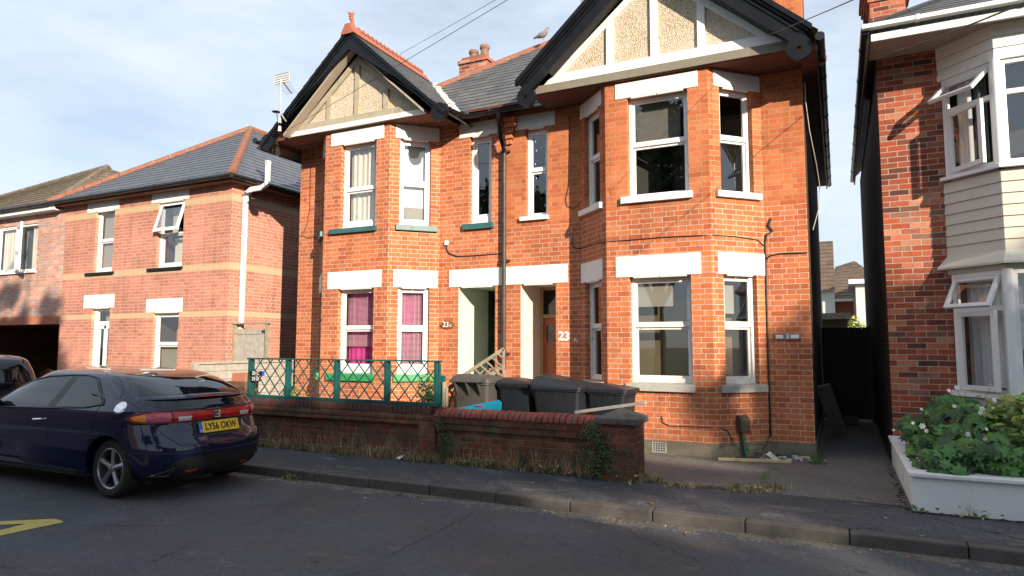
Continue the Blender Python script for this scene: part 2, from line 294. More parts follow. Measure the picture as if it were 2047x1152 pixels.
# ------------------------------------------------------------ mesh helpers
class MB:
    def __init__(s): s.v=[]; s.f=[]; s.m=[]; s.mats=[]; s.cur=0
    def mat(s,name):
        if name not in s.mats: s.mats.append(name)
        s.cur=s.mats.index(name); return s
    def add(s,vs,fs):
        o=len(s.v); s.v+= [tuple(v) for v in vs]
        for f in fs: s.f.append([o+i for i in f]); s.m.append(s.cur)
        return s
    def poly(s,pts): return s.add(pts,[list(range(len(pts)))])
    def box(s,a,b,fr=None):
        x0,y0,z0=(min(a[i],b[i]) for i in range(3)); x1,y1,z1=(max(a[i],b[i]) for i in range(3))
        vs=[(x0,y0,z0),(x1,y0,z0),(x1,y1,z0),(x0,y1,z0),(x0,y0,z1),(x1,y0,z1),(x1,y1,z1),(x0,y1,z1)]
        if fr: vs=[fr(*v) for v in vs]
        return s.add(vs,[(0,3,2,1),(4,5,6,7),(0,1,5,4),(1,2,6,5),(2,3,7,6),(3,0,4,7)])
    def obox(s,p,q,w,h,up=(0,0,1)):           # bar from p to q
        p=Vector(p);q=Vector(q);d=(q-p).normalized(); u=Vector(up); sd=d.cross(u)
        if sd.length<1e-4: sd=d.cross(Vector((1,0,0)))
        sd.normalize(); u=sd.cross(d).normalized()
        vs=[c+sd*a*w/2+u*b*h/2 for c in (p,q) for a,b in ((-1,-1),(1,-1),(1,1),(-1,1))]
        return s.add(vs,[(0,1,2,3),(7,6,5,4),(0,4,5,1),(1,5,6,2),(2,6,7,3),(3,7,4,0)])
    def tube(s,pts,r,n=8,cap=True):
        pts=[Vector(p) for p in pts]; rs=r if isinstance(r,(list,tuple)) else [r]*len(pts)
        vs=[];fs=[]; pu=None
        for i,p in enumerate(pts):
            d=(pts[min(i+1,len(pts)-1)]-pts[max(i-1,0)]).normalized()
            if pu is None: pu=d.orthogonal().normalized()
            else:
                pu=(pu-d*pu.dot(d)); pu=pu.normalized() if pu.length>1e-6 else d.orthogonal().normalized()
            q=d.cross(pu)
            for k in range(n):
                a=2*math.pi*k/n; vs.append(p+(pu*math.cos(a)+q*math.sin(a))*rs[i])
        for i in range(len(pts)-1):
            for k in range(n): fs.append((i*n+k,i*n+(k+1)%n,(i+1)*n+(k+1)%n,(i+1)*n+k))
        if cap: fs.append(list(range(n))[::-1]); fs.append([ (len(pts)-1)*n+k for k in range(n)])
        return s.add(vs,fs)
    def lathe(s,prof,c,ax='z',n=16):
        vs=[];fs=[]
        for (r,h) in prof:
            for k in range(n):
                a=2*math.pi*k/n; x,y=r*math.cos(a),r*math.sin(a)
                vs.append((c[0]+x,c[1]+y,c[2]+h) if ax=='z' else ((c[0]+x,c[1]+h,c[2]+y) if ax=='y' else (c[0]+h,c[1]+x,c[2]+y)))
        for i in range(len(prof)-1):
            for k in range(n): fs.append((i*n+k,i*n+(k+1)%n,(i+1)*n+(k+1)%n,(i+1)*n+k))
        return s.add(vs,fs)
    def prism(s,pts,d,fr=None):              # polygon pts extruded by vector d
        d=Vector(d); a=[Vector(p) for p in pts]; b=[p+d for p in a]; n=len(a)
        vs=a+b
        if fr: vs=[fr(*v) for v in vs]
        return s.add(vs,[list(range(n))[::-1],list(range(n,2*n))]+[(i,(i+1)%n,n+(i+1)%n,n+i) for i in range(n)])
    def build(s,name,parent=None,smooth=False,bevel=0,fixn=False,uv=True,merge=0):
        me=bpy.data.meshes.new(name); 
        org=Vector((0,0,0))
        if parent is not None: org=WORG[parent.name]
        elif s.v: 
            xs=[v[0] for v in s.v]; ys=[v[1] for v in s.v]; zs=[v[2] for v in s.v]
            org=Vector(((min(xs)+max(xs))/2,(min(ys)+max(ys))/2,min(zs)))
        me.from_pydata([tuple(Vector(v)) for v in s.v],[],s.f)
        for mname in (s.mats or ['white_paint']): me.materials.append(MATS[mname])
        me.polygons.foreach_set('material_index',s.m)
        if fixn or merge:
            b=bmesh.new(); b.from_mesh(me)
            if merge: bmesh.ops.remove_doubles(b,verts=b.verts,dist=merge)
            if fixn: bmesh.ops.recalc_face_normals(b,faces=b.faces)
            b.to_mesh(me); b.free()
        if uv:
            me.update(); ul=me.uv_layers.new(name='UVMap').data
            for p in me.polygons:
                n=p.normal
                if abs(n.z)>.9: t=Vector((1,0,0)); bb=Vector((0,1,0))
                else:
                    t=Vector((-n.y,n.x,0)).normalized(); bb=n.cross(t)
                    if abs(n.z)<.2: bb=Vector((0,0,1))
                for li in p.loop_indices:
                    co=me.vertices[me.loops[li].vertex_index].co; ul[li].uv=(co.dot(t),co.dot(bb))
        me.transform(Matrix.Translation(-org))
        if smooth:
            me.polygons.foreach_set('use_smooth',[True]*len(me.polygons))
            if smooth!='all' and hasattr(me,'set_sharp_from_angle'): me.set_sharp_from_angle(angle=rad(38))
        o=bpy.data.objects.new(name,me); COL.objects.link(o)
        WORG[o.name]=org
        if parent is not None: o.parent=parent
        else: o.location=org
        if bevel:
            bv=o.modifiers.new('bevel','BEVEL'); bv.width=bevel; bv.segments=2; bv.limit_method='ANGLE'; bv.angle_limit=rad(40)
        return o
WORG={}
def tag(o,label=None,cat=None,group=None,kind=None):
    if label: o['label']=label
    if cat: o['category']=cat
    if group: o['group']=group
    if kind: o['kind']=kind
    return o
def thing(name,loc,label,cat,group=None):
    o=bpy.data.objects.new(name,None); COL.objects.link(o); o.location=loc; o.empty_display_size=.2
    WORG[o.name]=Vector(loc); return tag(o,label,cat,group)
def text(name,body,size,frame,mat,parent,ext=.004,align='CENTER',bold=0):
    cu=bpy.data.curves.new(name,'FONT'); cu.body=body; cu.size=size; cu.extrude=ext; cu.align_x=align; cu.align_y='CENTER'; cu.resolution_u=3; cu.offset=bold
    to=bpy.data.objects.new('tmp',cu); COL.objects.link(to); dg=bpy.context.evaluated_depsgraph_get()
    me=bpy.data.meshes.new_from_object(to.evaluated_get(dg)); bpy.data.objects.remove(to)
    me.materials.clear(); me.materials.append(MATS[mat]); me.transform(frame)
    org=WORG[parent.name] if parent is not None else frame.translation.copy(); me.transform(Matrix.Translation(-org))
    o=bpy.data.objects.new(name,me); COL.objects.link(o); WORG[o.name]=org
    if parent is not None: o.parent=parent
    else: o.location=org
    return o
def frame_on(p,right,normal):                # text frame: x=right, z=normal
    r=Vector(right).normalized(); n=Vector(normal).normalized(); u=n.cross(r)
    M=Matrix((r,u,n)).transposed().to_4x4(); M.translation=Vector(p); return M
class WF:                                    # wall frame: u along, w outward, z up
    def __init__(s,p0,p1):
        s.p=Vector((p0[0],p0[1],0)); d=Vector((p1[0]-p0[0],p1[1]-p0[1],0)); s.L=d.length; s.d=d.normalized(); s.n=Vector((s.d.y,-s.d.x,0))
    def __call__(s,u,w,z): 
        q=s.p+s.d*u+s.n*w; return (q.x,q.y,z)
def wallseg(mb,fr,u0,u1,z0,z1,ops,depth=.11):
    us=sorted({u0,u1,*[o[0] for o in ops],*[o[1] for o in ops]}); zs=sorted({z0,z1,*[o[2] for o in ops],*[o[3] for o in ops]})
    us=[u for u in us if u0-1e-6<=u<=u1+1e-6]; zs=[z for z in zs if z0-1e-6<=z<=z1+1e-6]
    for a,b in zip(us,us[1:]):
        for c,d in zip(zs,zs[1:]):
            if any(o[0]-1e-6<=a and b<=o[1]+1e-6 and o[2]-1e-6<=c and d<=o[3]+1e-6 for o in ops): continue
            mb.poly([fr(a,0,c),fr(b,0,c),fr(b,0,d),fr(a,0,d)])
    for o in ops:
        a,b,c,d=o[:4]; t=o[4] if len(o)>4 else depth
        mb.poly([fr(a,0,c),fr(a,0,d),fr(a,-t,d),fr(a,-t,c)]); mb.poly([fr(b,0,d),fr(b,0,c),fr(b,-t,c),fr(b,-t,d)])
        mb.poly([fr(a,0,d),fr(b,0,d),fr(b,-t,d),fr(a,-t,d)]); mb.poly([fr(b,0,c),fr(a,0,c),fr(a,-t,c),fr(b,-t,c)])
def window(parent,fr,a,b,c,d,set_=.10,mat='white_upvc',zt=None,bord=.05,sash=.035,bot=.06,kind='sash',inner=None,open_top=False,label=None,name='window',stickers=False):
    mb=MB().mat(mat); w0=-set_-.07; w1=-set_+.0
    mb.box((a,w0,c),(a+bord,w1,d),fr); mb.box((b-bord,w0,c),(b,w1,d),fr)
    mb.box((a+bord,w0,d-bord),(b-bord,w1,d),fr); mb.box((a+bord,w0,c),(b-bord,w1,c+bot),fr)
    zt=zt if zt else (c+d)/2
    A,B_=a+bord,b-bord
    segs=[(c+bot,zt-.02,-.035),(zt+.02,d-bord,-.015)] if kind!='single' else [(c+bot,d-bord,-.02)]
    if kind!='single': mb.box((A,w0,zt-.02),(B_,w1-.006,zt+.02),fr)
    panes=[]
    for i,(z0,z1,off) in enumerate(segs):
        if open_top and i==1: continue
        ws=w1+off; t=sash
        mb.box((A,ws-.04,z0),(A+t,ws,z1),fr); mb.box((B_-t,ws-.04,z0),(B_,ws,z1),fr); mb.box((A+t,ws-.04,z1-t),(B_-t,ws,z1),fr); mb.box((A+t,ws-.04,z0),(B_-t,ws,z0+t),fr)
        panes.append((A+t,B_-t,z0+t,z1-t,ws-.02))
    o=mb.build(name,parent,bevel=.004)
    if label: o['label']=label
    g=MB().mat('window_glass')
    for (p,q,z0,z1,ws) in panes: g.poly([fr(p,ws,z0),fr(q,ws,z0),fr(q,ws,z1),fr(p,ws,z1)])
    g.build('pane',o)
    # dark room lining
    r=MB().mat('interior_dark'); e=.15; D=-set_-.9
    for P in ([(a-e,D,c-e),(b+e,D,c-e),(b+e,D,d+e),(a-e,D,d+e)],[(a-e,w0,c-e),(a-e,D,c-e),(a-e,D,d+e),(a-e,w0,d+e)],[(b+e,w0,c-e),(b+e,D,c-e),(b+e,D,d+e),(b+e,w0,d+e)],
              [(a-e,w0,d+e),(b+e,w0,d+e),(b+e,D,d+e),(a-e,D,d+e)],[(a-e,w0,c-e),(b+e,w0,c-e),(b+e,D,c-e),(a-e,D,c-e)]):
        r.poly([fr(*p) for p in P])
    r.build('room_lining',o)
    if stickers:
        for (uu,zz) in ((.12,.2),(.85,.12),(.2,.5),(.7,.42),(.1,.93),(.75,.93)):
            z=segs[1][0]+.05+(segs[1][1]-segs[1][0]-.1)*(1-zz); u=A+.05+(B_-A-.1)*uu
            MB().mat('sticker_blue').box((u,w1-.034,z),(u+.014,w1-.030,z+.03),fr).build('sticker',o)
        for (uu,zz) in ((.15,.1),(.85,.05),(.9,.85)):
            z=segs[0][0]+.05+(segs[0][1]-segs[0][0]-.1)*(1-zz); u=A+.05+(B_-A-.1)*uu
            MB().mat('sticker_blue').box((u,w1-.054,z),(u+.014,w1-.050,z+.03),fr).build('sticker',o)
    return o
def sheet(win,fr,a,b,c,d,w,mat,name='blind',wav=0):
    mb=MB().mat(mat)
    if wav:
        n=40
        for i in range(n):
            u0=a+(b-a)*i/n; u1=a+(b-a)*(i+1)/n; f=lambda u:w+wav*math.sin(u*55)+wav*.6*math.sin(u*23+1)
            mb.poly([fr(u0,f(u0),c),fr(u1,f(u1),c),fr(u1,f(u1),d),fr(u0,f(u0),d)])
        return mb.build(name,win,smooth='all',merge=.0005)
    mb.box((a,w-.008,c),(b,w,d),fr); return mb.build(name,win)
def slats(win,fr,a,b,c,d,w,step=.021):
    mb=MB().mat('slat_pink'); z=c
    while z<d:
        mb.add([fr(a,w-.008,z+.004),fr(b,w-.008,z+.004),fr(b,w+.008,z-.004),fr(a,w+.008,z-.004)],[(0,1,2,3)]); z+=step
    for t in (.2,.62,.78): mb.box((a+(b-a)*t,w+.009,c),(a+(b-a)*t+.004,w+.011,d),fr)
    return mb.build('venetian_blind',win)
def sill(win,fr,a,b,z0,z1,mat,proj=.06,back=.1,name='sill'):
    mb=MB().mat(mat); pts=[(a,-back,z0),(a,proj,z0),(a,proj,z1-.012),(a,-back,z1+.01)]
    mb.prism(pts,(b-a,0,0),fr); return mb.build(name,win,bevel=.005,fixn=True)
def lintel(parent,fr,a,b,z0,z1,mat='white_paint',n0=None,name='lintel'):
    mb=MB().mat(mat); mb.box((a,-.02,z0),(b,.012,z1),fr)
    if n0:
        u0,u1=n0; mdl=(u0+u1)/2
        for p,q in ((u0+.06,mdl-.005),(mdl+.005,u1-.06)): mb.prism([(p,-.02,z0-.001),(p,.012,z0-.001),(p,.004,z0-.022),(p,-.02,z0-.022)],(q-p,0,0),fr)
    return mb.build(name,parent,bevel=.004)
def slopeplane(mb,poly,step,t=.012):
    P=[Vector(p) for p in poly]; n=(P[1]-P[0]).cross(P[2]-P[0]).normalized()
    if n.z<0: n=-n
    hz=Vector((-n.y,n.x,0)).normalized(); up=n.cross(hz).normalized()
    if up.z<0: up=-up
    vs=[p.dot(up) for p in P]; v0,v1=min(vs),max(vs); k=v0
    def clip(poly,val,keep):
        o=[]
        for i in range(len(poly)):
            a,b=poly[i],poly[(i+1)%len(poly)]; da=(a.dot(up)-val)*keep; db=(b.dot(up)-val)*keep
            if da>=0: o.append(a)
            if da*db<0: o.append(a+(b-a)*(da/(da-db)))
        return o
    while k<v1-1e-4:
        q=clip(clip(P,k,1),k+step,-1)
        if len(q)>=3:
            top=[p+n*(t*(1-(p.dot(up)-k)/step)) for p in q]; mb.poly(top)
            low=[i for i,p in enumerate(q) if p.dot(up)-k<1e-4]
            if len(low)==2:
                a,b=q[low[0]],q[low[1]]; mb.poly([a-n*.005,b-n*.005,b+n*t,a+n*t])
        k+=step
# ============================================================ SETTING
def struct(name,mb,**k): o=mb.build(name,**k); o['kind']='structure'; return o
mb=MB().mat('garden_ground').box((-400,-400,-.3),(400,400,-.06)); struct('ground',mb)
mb=MB().mat('road_asphalt'); mb.poly([(-80,-1.0,0),(60,-1.0,0),(60,6.16,0),(-80,6.16,0)]); struct('road',mb)
mb=MB().mat('pavement_asphalt'); mb.box((-80,6.281,-.05),(60,7.45,.10)); 
mb.box((-80,-2.8,-.05),(60,-1.13,.10)); struct('pavement',mb)
mb=MB().mat('kerb_stone'); x=-3.19-.803*60
while x<20:
    j=R.uniform(-.004,.004); mb.box((x+.004,6.15+j,-.05),(x+.803-.004,6.281+j,.104+R.uniform(-.003,.003))); x+=.803
mb.box((-60,-1.13,-.05),(50,-1.0,.105)); struct('kerb',mb,bevel=.014)
mb=MB().mat('forecourt_concrete'); mb.box((-60,7.45,-.05),(-2.05,10.2,.095)); mb.box((-2.05,7.38,-.05),(.55,26,.104)); struct('forecourt',mb)
mb=MB().mat('road_asphalt')
# crack lines on the forecourt, raised moss strips
mb=MB().mat('green_weed')
for path in ([(-.95,7.42),(-.78,7.9),(-.83,8.5),(-.74,9.0)],[(-2.0,7.40),(-.4,7.43),(.5,7.37)]):
    for (a,b),(c,d) in zip(path,path[1:]):
        n=10
        for i in range(n):
            t=i/n; x=a+(c-a)*t+R.uniform(-.02,.02); y=b+(d-b)*t+R.uniform(-.02,.02); s=R.uniform(.004,.014)
            mb.add([(x-s*3,y-s,.1055),(x+s*3,y-s,.1055),(x+s*2,y+s,.1058),(x-s*3,y+s,.1056)],[(0,1,2,3)])
tag(mb.build('crack_moss'),kind='stuff')
# yellow school-zone zigzag tip
mb=MB().mat('yellow_line'); Z=.004
mb.poly([(-6.52,3.79,Z),(-8.3,2.42,Z),(-8.2,2.33,Z),(-6.57,3.58,Z),(-6.40,3.78,Z)])
mb.poly([(-6.33,3.76,Z),(-6.40,3.78,Z),(-6.57,3.58,Z),(-6.54,3.3,Z),(-6.60,1.8,Z),(-6.44,1.8,Z),(-6.36,3.27,Z)])
struct('road_marking',mb)
# ============================================================ MAIN HOUSE
def mh():
    H=thing('semi_detached_house',(-5,12,.1),'large orange-red brick double-gabled house with white lintels in the middle of the picture','house')
    D,Fy=10.0,9.36
    zT=5.53
    WR=(-.33,D)
    # ---- plan, left to right along the front
    segs=[((-9.65,D),(-9.08,D)),((-9.08,D),(-8.44,Fy)),((-8.44,Fy),(-6.98,Fy)),((-6.98,Fy),(-6.34,D)),((-6.34,D),(-3.67,D)),((-3.67,D),(-3.03,Fy)),((-3.03,Fy),(-1.53,Fy)),((-1.53,Fy),(-.89,D)),((-.89,D),(-.33,D))]
    FR=[WF(*s) for s in segs]
    cl=FR[1].L
    cw=(.19,.74)
    ops=[[],[(cl-cw[1],cl-cw[0],1.08,2.60),(cl-cw[1],cl-cw[0],3.70,5.25)],
      [(.37,1.17,1.08,2.60),(.37,1.17,3.68,5.25)],
      [(cw[0],cw[1],1.08,2.60),(cw[0],cw[1],3.70,5.25)],
      [(.41,1.13,.1,2.61,1.15),(1.61,2.24,.1,2.61,.85),(.61,1.05,3.70,5.26),(1.70,2.10,3.74,5.24)],
      [(cl-cw[1],cl-cw[0],1.08,2.59),(cl-cw[1],cl-cw[0],3.74,5.25)],
      [(.34,1.22,1.06,2.58),(.34,1.22,3.76,5.25)],
      [(cw[0],cw[1],1.06,2.58),(cw[0],cw[1],3.74,5.25)],[]]
    mb=MB().mat('orange_red_brick')
    for i,(f,o) in enumerate(zip(FR,ops)):
        z0=.28 if i>=5 else .1
        if i==4:
            o2=[x for x in o if x[2]>1]; door=[x for x in o if x[2]<1]
            # front face with the porch openings but without brick reveals there
            us=[(x[0],x[1]) for x in door]
            full=MB(); wallseg(mb,f,0,f.L,.1,zT+.15,o2+[(d[0],d[1],.1,2.61,.0) for d in door])
        else: wallseg(mb,f,0,f.L,z0,zT,o)
    mb.mat('dark_side_brick')
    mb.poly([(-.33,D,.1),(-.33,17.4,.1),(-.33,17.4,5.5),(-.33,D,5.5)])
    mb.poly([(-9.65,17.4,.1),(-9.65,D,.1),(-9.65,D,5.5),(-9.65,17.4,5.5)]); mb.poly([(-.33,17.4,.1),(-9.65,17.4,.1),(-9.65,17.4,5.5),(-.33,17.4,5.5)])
    mb.build('wall',H)
    # decorative corbel beside the downpipe
    mb=MB().mat('orange_red_brick')
    for k in range(5): mb.box((-4.99,D-.02-.028*(k+1),5.02+k*.09),(-4.99+.10+.045*k*.6,D,5.02+k*.09+.075))
    for k in range(3): mb.box((-5.16,D-.02-.025*(k+1),5.25+k*.09),(-5.05,D,5.25+k*.09+.075))
    mb.build('corbel',H)
    # plinth
    mb=MB().mat('plinth_render')
    for i in (5,6,7,8):
        f=FR[i]; mb.box((-.004 if i==6 else 0,-.05,.0),(f.L+(.006 if i==6 else 0),.014,.28),f)
    mb.box((-.34,D,.0),(-.316,17.4,.28)); mb.build('plinth',H)
    mb=MB().mat('cream_render'); f=FR[6]; u=.64
    mb.box((u,.012,.12),(u+.20,.019,.26),f); mb.mat('car_trim_black')
    for a in range(5):
        for b in range(4): mb.box((u+.018+a*.035,.018,.137+b*.031),(u+.038+a*.035,.0205,.157+b*.031),f)
    mb.build('air_brick',H)
    # lintels
    li=[(2,.13,1.33,2.60,2.91,.37,1.17),(2,.13,1.33,5.25,5.50,.37,1.17),(6,.14,1.36,2.585,2.89,.34,1.22),(6,.16,1.37,5.25,5.48,.34,1.22),
        (3,.10,cl-.02,2.60,2.91,*cw),(3,.10,cl-.02,5.25,5.50,*cw),(7,.10,cl-.02,2.585,2.89,*cw),(7,.10,cl-.02,5.25,5.48,*cw),
        (5,.03,cl-.12,2.585,2.89,cl-cw[1],cl-cw[0]),(5,.03,cl-.12,5.25,5.48,cl-cw[1],cl-cw[0]),(1,.03,cl-.12,2.60,2.91,cl-cw[1],cl-cw[0]),(1,.03,cl-.12,5.25,5.50,cl-cw[1],cl-cw[0]),
        (4,.40,1.18,5.26,5.51,.61,1.05),(4,1.49,2.24,5.25,5.49,1.70,2.10)]
    for i,a,b,z0,z1,n0,n1 in li: lintel(H,FR[i],a,b,z0,z1,n0=(n0,n1))
    mb=MB().mat('white_paint'); f=FR[4]; mb.box((.22,-.02,2.61),(2.45,.014,2.915),f)
    for u0,u1 in ((.41,1.13),(1.61,2.24)):
        mdl=(u0+u1)/2
        for p,q in ((u0+.06,mdl-.005),(mdl+.005,u1-.06)): mb.box((p,-.02,2.588),(q,.006,2.609),f)
    mb.build('entrance_lintel',H,bevel=.004)
    # porches
    def porch(u0,u1,dep,wm,door,frm):
        mb=MB().mat(wm); a,b=f(u0,0,0)[0],f(u1,0,0)[0]; y1=D+dep
        mb.poly([(a,D,.1),(a,y1,.1),(a,y1,2.75),(a,D,2.75)]); mb.poly([(b,y1,.1),(b,D,.1),(b,D,2.75),(b,y1,2.75)])
        mb.poly([(a,D,2.62),(b,D,2.62),(b,y1,2.62),(a,y1,2.62)][::-1]); mb.poly([(a,y1+.06,.1),(b,y1+.06,.1),(b,y1+.06,2.7),(a,y1+.06,2.7)])
        mb.build('porch_lining',H)
        mb=MB().mat(frm); mb.box((a,y1-.05,.1),(a+.05,y1+.03,2.62)); mb.box((b-.05,y1-.05,.1),(b,y1+.03,2.62)); mb.box((a+.05,y1-.05,2.08),(b-.05,y1+.03,2.14)); mb.box((a+.05,y1-.05,2.57),(b-.05,y1+.03,2.62))
        fo=mb.build('door_frame',H,bevel=.004)
        g=MB().mat('car_glass'); g.box((a+.05,y1-.01,2.14),(b-.05,y1,2.57)); g.build('fanlight',fo)
        mb=MB().mat(door); mb.box((a+.05,y1-.02,.14),(b-.05,y1+.02,2.08)); 
        m_=(a+b)/2
        for (p,q) in ((a+.12,m_-.03),(m_+.03,b-.12)):
            for z0,z1 in ((.3,.95),(1.08,1.6)): mb.box((p,y1-.032,z0),(q,y1-.0205,z1))
        do=mb.build('door',H,bevel=.006)
        mb=MB().mat('car_glass'); mb.box((m_+.02,y1-.028,1.66),(b-.14,y1-.0205,1.95)); mb.box((a+.12,y1-.028,1.66),(m_-.04,y1-.0205,1.95)); mb.build('door_pane',do)
        mb=MB().mat('chrome'); mb.box((m_-.1,y1-.036,1.0),(m_+.1,y1-.0325,1.045)); mb.build('letter_plate',do)
        mb=MB().mat('forecourt_concrete'); mb.box((a,D-.02,.0),(b,y1,.14)); mb.build('door_step',H)
    porch(.41,1.13,1.15,'pale_green_render','dark_green_door','dark_green_door')
    porch(1.61,2.24,.85,'pale_pink_render','orange_wood','pine_frame')
    # windows -------------------------------------------------
    f=FR[2]
    w_=window(H,f,.37,1.17,3.68,5.25,.10,zt=4.41,bord=.045,bot=.13,label='white sash window with cream curtains over the teal sill'); sheet(w_,f,.42,1.12,3.7,4.95,-.24,'curtain_cream','curtain',.012); sheet(w_,f,.42,.95,4.95,5.18,-.24,'curtain_cream','curtain',.012); sill(w_,f,.17,1.21,3.60,3.70,'teal_sill_paint')
    w_=window(H,f,.37,1.17,1.08,2.60,.10,zt=1.89,bord=.045,bot=.15,label='white sash window with a pink slatted blind'); sheet(w_,f,.40,1.14,1.2,2.54,-.30,'curtain_magenta','curtain',.008); slats(w_,f,.42,1.12,1.58,2.50,-.235); sill(w_,f,.18,1.22,.97,1.10,'green_sill_paint')
    f=FR[3]
    w_=window(H,f,*cw,3.70,5.25,.08,zt=4.48,bord=.05,bot=.09); sheet(w_,f,cw[0]+.05,cw[1]-.05,4.0,5.2,-.22,'blind_white'); sheet(w_,f,cw[0]+.05,cw[1]-.05,3.84,4.06,-.215,'blind_grey'); sill(w_,f,.12,.86,3.60,3.71,'teal_sill_paint')
    w_=window(H,f,*cw,1.08,2.60,.08,zt=1.89,bord=.05,bot=.15); sheet(w_,f,cw[0]+.03,cw[1]-.03,1.2,2.54,-.30,'curtain_magenta','curtain',.008); slats(w_,f,cw[0]+.06,cw[1]-.06,1.2,2.5,-.2); sill(w_,f,.12,.86,.97,1.10,'green_sill_paint')
    f=FR[1]
    w_=window(H,f,cl-cw[1],cl-cw[0],3.70,5.25,.08); sill(w_,f,cl-.86,cl-.12,3.60,3.71,'teal_sill_paint')
    w_=window(H,f,cl-cw[1],cl-cw[0],1.08,2.60,.08); sill(w_,f,cl-.86,cl-.12,.97,1.10,'green_sill_paint')
    f=FR[4]
    w_=window(H,f,.61,1.05,3.70,5.26,.09,kind='single',bord=.06,bot=.13,sash=.05,label='narrow single-pane white window over a teal sill'); sill(w_,f,.50,1.10,3.60,3.71,'teal_sill_paint')
    w_=window(H,f,1.70,2.10,3.74,5.24,.09,zt=4.54,bord=.045,bot=.04,stickers=True,label='narrow white window with blue stickers on its glass'); sill(w_,f,1.61,2.12,3.67,3.75,'white_paint')
    sheet(w_,f,1.72,2.08,3.8,4.15,-.4,'soil','debris')
    f=FR[5]
    w_=window(H,f,cl-cw[1],cl-cw[0],3.74,5.25,.08,zt=4.54); sill(w_,f,cl-.86,cl-.10,3.65,3.75,'white_paint')
    w_=window(H,f,cl-cw[1],cl-cw[0],1.06,2.58,.08,mat='peeling_white_paint',zt=1.88); sill(w_,f,cl-.86,cl-.10,.96,1.07,'grey_sill_paint')
    f=FR[6]
    w_=window(H,f,.34,1.22,3.76,5.25,.10,zt=4.54,bord=.045,bot=.02,label='large white upstairs window with a grey blind in its top pane'); sheet(w_,f,.4,1.06,4.55,5.2,-.26,'blind_smoke'); sill(w_,f,.24,1.27,3.66,3.77,'white_paint')
    w_=window(H,f,.34,1.22,1.06,2.58,.10,mat='peeling_white_paint',zt=1.88,bord=.05,bot=.08,label='large old sash window with peeling white paint'); sheet(w_,f,.35,1.21,1.1,2.3,-.42,'interior_beige'); sheet(w_,f,.40,.92,2.16,2.50,-.20,'blind_grey'); sheet(w_,f,.36,1.2,2.3,2.56,-.42,'interior_dark','back_panel'); sill(w_,f,.28,1.25,.96,1.07,'grey_sill_paint')
    f=FR[7]
    w_=window(H,f,*cw,3.74,5.25,.08,zt=4.54,bord=.045,bot=.02); sill(w_,f,.10,.84,3.66,3.76,'white_paint')
    w_=window(H,f,*cw,1.06,2.58,.08,mat='peeling_white_paint',zt=1.88,bord=.045,bot=.08); sheet(w_,f,.2,.7,1.1,2.0,-.42,'interior_beige'); sheet(w_,f,.24,.50,2.05,2.45,-.20,'blind_grey'); sill(w_,f,.10,.84,.96,1.07,'grey_sill_paint')
    # gables --------------------------------------------------
    def gable(cx,zp,hw,zd,zb,right):
        # zp outer peak of roof verge, hw half width to the disc, zd disc height; zb board bottom
        k=.90; gy=9.30; by0,by1=9.06,9.11; zin=zp-.40
        mb=MB().mat('pebbledash'); bh=(zin-zb)/k
        mb.prism([(cx-bh-.04,gy+.04,zb),(cx+bh+.04,gy+.04,zb),(cx,gy+.04,zin+.04)],(0,.12,0)); mb.build('gable_panel',H,fixn=True)
        bm_='white_paint' if right else 'stone_batten'
        mb=MB().mat(bm_); t=.105 if right else .10; zb2=zb+(.12 if right else .09)
        def top(x): return zin-k*abs(x-cx)
        for xx in ((-.67,0,.67) if right else (-.65,0,.65)):
            x=cx+xx; mb.prism([(x-t/2,gy,zb2),(x+t/2,gy,zb2),(x+t/2,gy,top(x+t/2)),(x-t/2,gy,top(x-t/2))],(0,.05,0))
        h0=.15 if right else .13
        mb.prism([(cx-bh,gy-.003,zb2),(cx+bh,gy-.003,zb2),(cx+bh-h0/k,gy-.003,zb2+h0),(cx-bh+h0/k,gy-.003,zb2+h0)],(0,.05,0))
        for s in (-1,1): mb.prism([(cx+s*bh,gy-.006,zb2),(cx,gy-.006,zin),(cx,gy-.006,zin-.13),(cx+s*(bh-.13/k),gy-.006,zb2)],(0,.05,0))
        mb.build('gable_battens',H,fixn=True)
        if right:
            mb=MB().mat('grey_fascia'); mb.box((cx-bh-.22,gy-.03,zb),(cx+bh+.2,gy+.05,zb+.125)); mb.build('gable_fascia',H,bevel=.003)
        else:
            mb=MB().mat('white_paint'); mb.box((cx-bh-.06,gy-.045,zb),(cx+bh+.06,gy+.05,zb+.035)); mb.box((cx-bh-.03,gy-.03,zb+.036),(cx+bh+.03,gy+.05,zb+.06)); mb.box((cx-bh,gy-.02,zb+.061),(cx+bh,gy+.05,zb+.10)); mb.build('gable_moulding',H,bevel=.004)
        # barge boards with pierced disc ends
        for s in (-1,1):
            mb=MB().mat('black_gloss_paint'); r=.155
            xe=cx+s*hw; zlow=lambda x:zp-.36-k*abs(x-cx); zup=lambda x:zp-.045-k*abs(x-cx)
            pts=[(cx,by0,zlow(cx)),(cx,by0,zup(cx)),(xe+s*.02,by0,zup(xe)),(xe+s*r*.98,by0,zd+.02),(xe-s*r*.6,by0,zd+.1)]
            mb.prism(pts,(0,by1-by0,0))
            n=28; hole=.026
            ring=[(xe+r*math.cos(2*math.pi*i/n),zd+r*math.sin(2*math.pi*i/n)) for i in range(n)]
            inn=[(xe+hole*math.cos(2*math.pi*i/n),zd+hole*math.sin(2*math.pi*i/n)) for i in range(n)]
            ya,yb=by0-.012,by1+.008; vs=[(x,ya,z) for x,z in ring]+[(x,ya,z) for x,z in inn]+[(x,yb,z) for x,z in ring]+[(x,yb,z) for x,z in inn]
            fs=[]
            for i in range(n):
                j=(i+1)%n; fs+=[(i,n+i,n+j,j),(2*n+i,2*n+j,3*n+j,3*n+i),(i,j,2*n+j,2*n+i),(n+i,3*n+i,3*n+j,n+j)]
            mb.add(vs,fs)
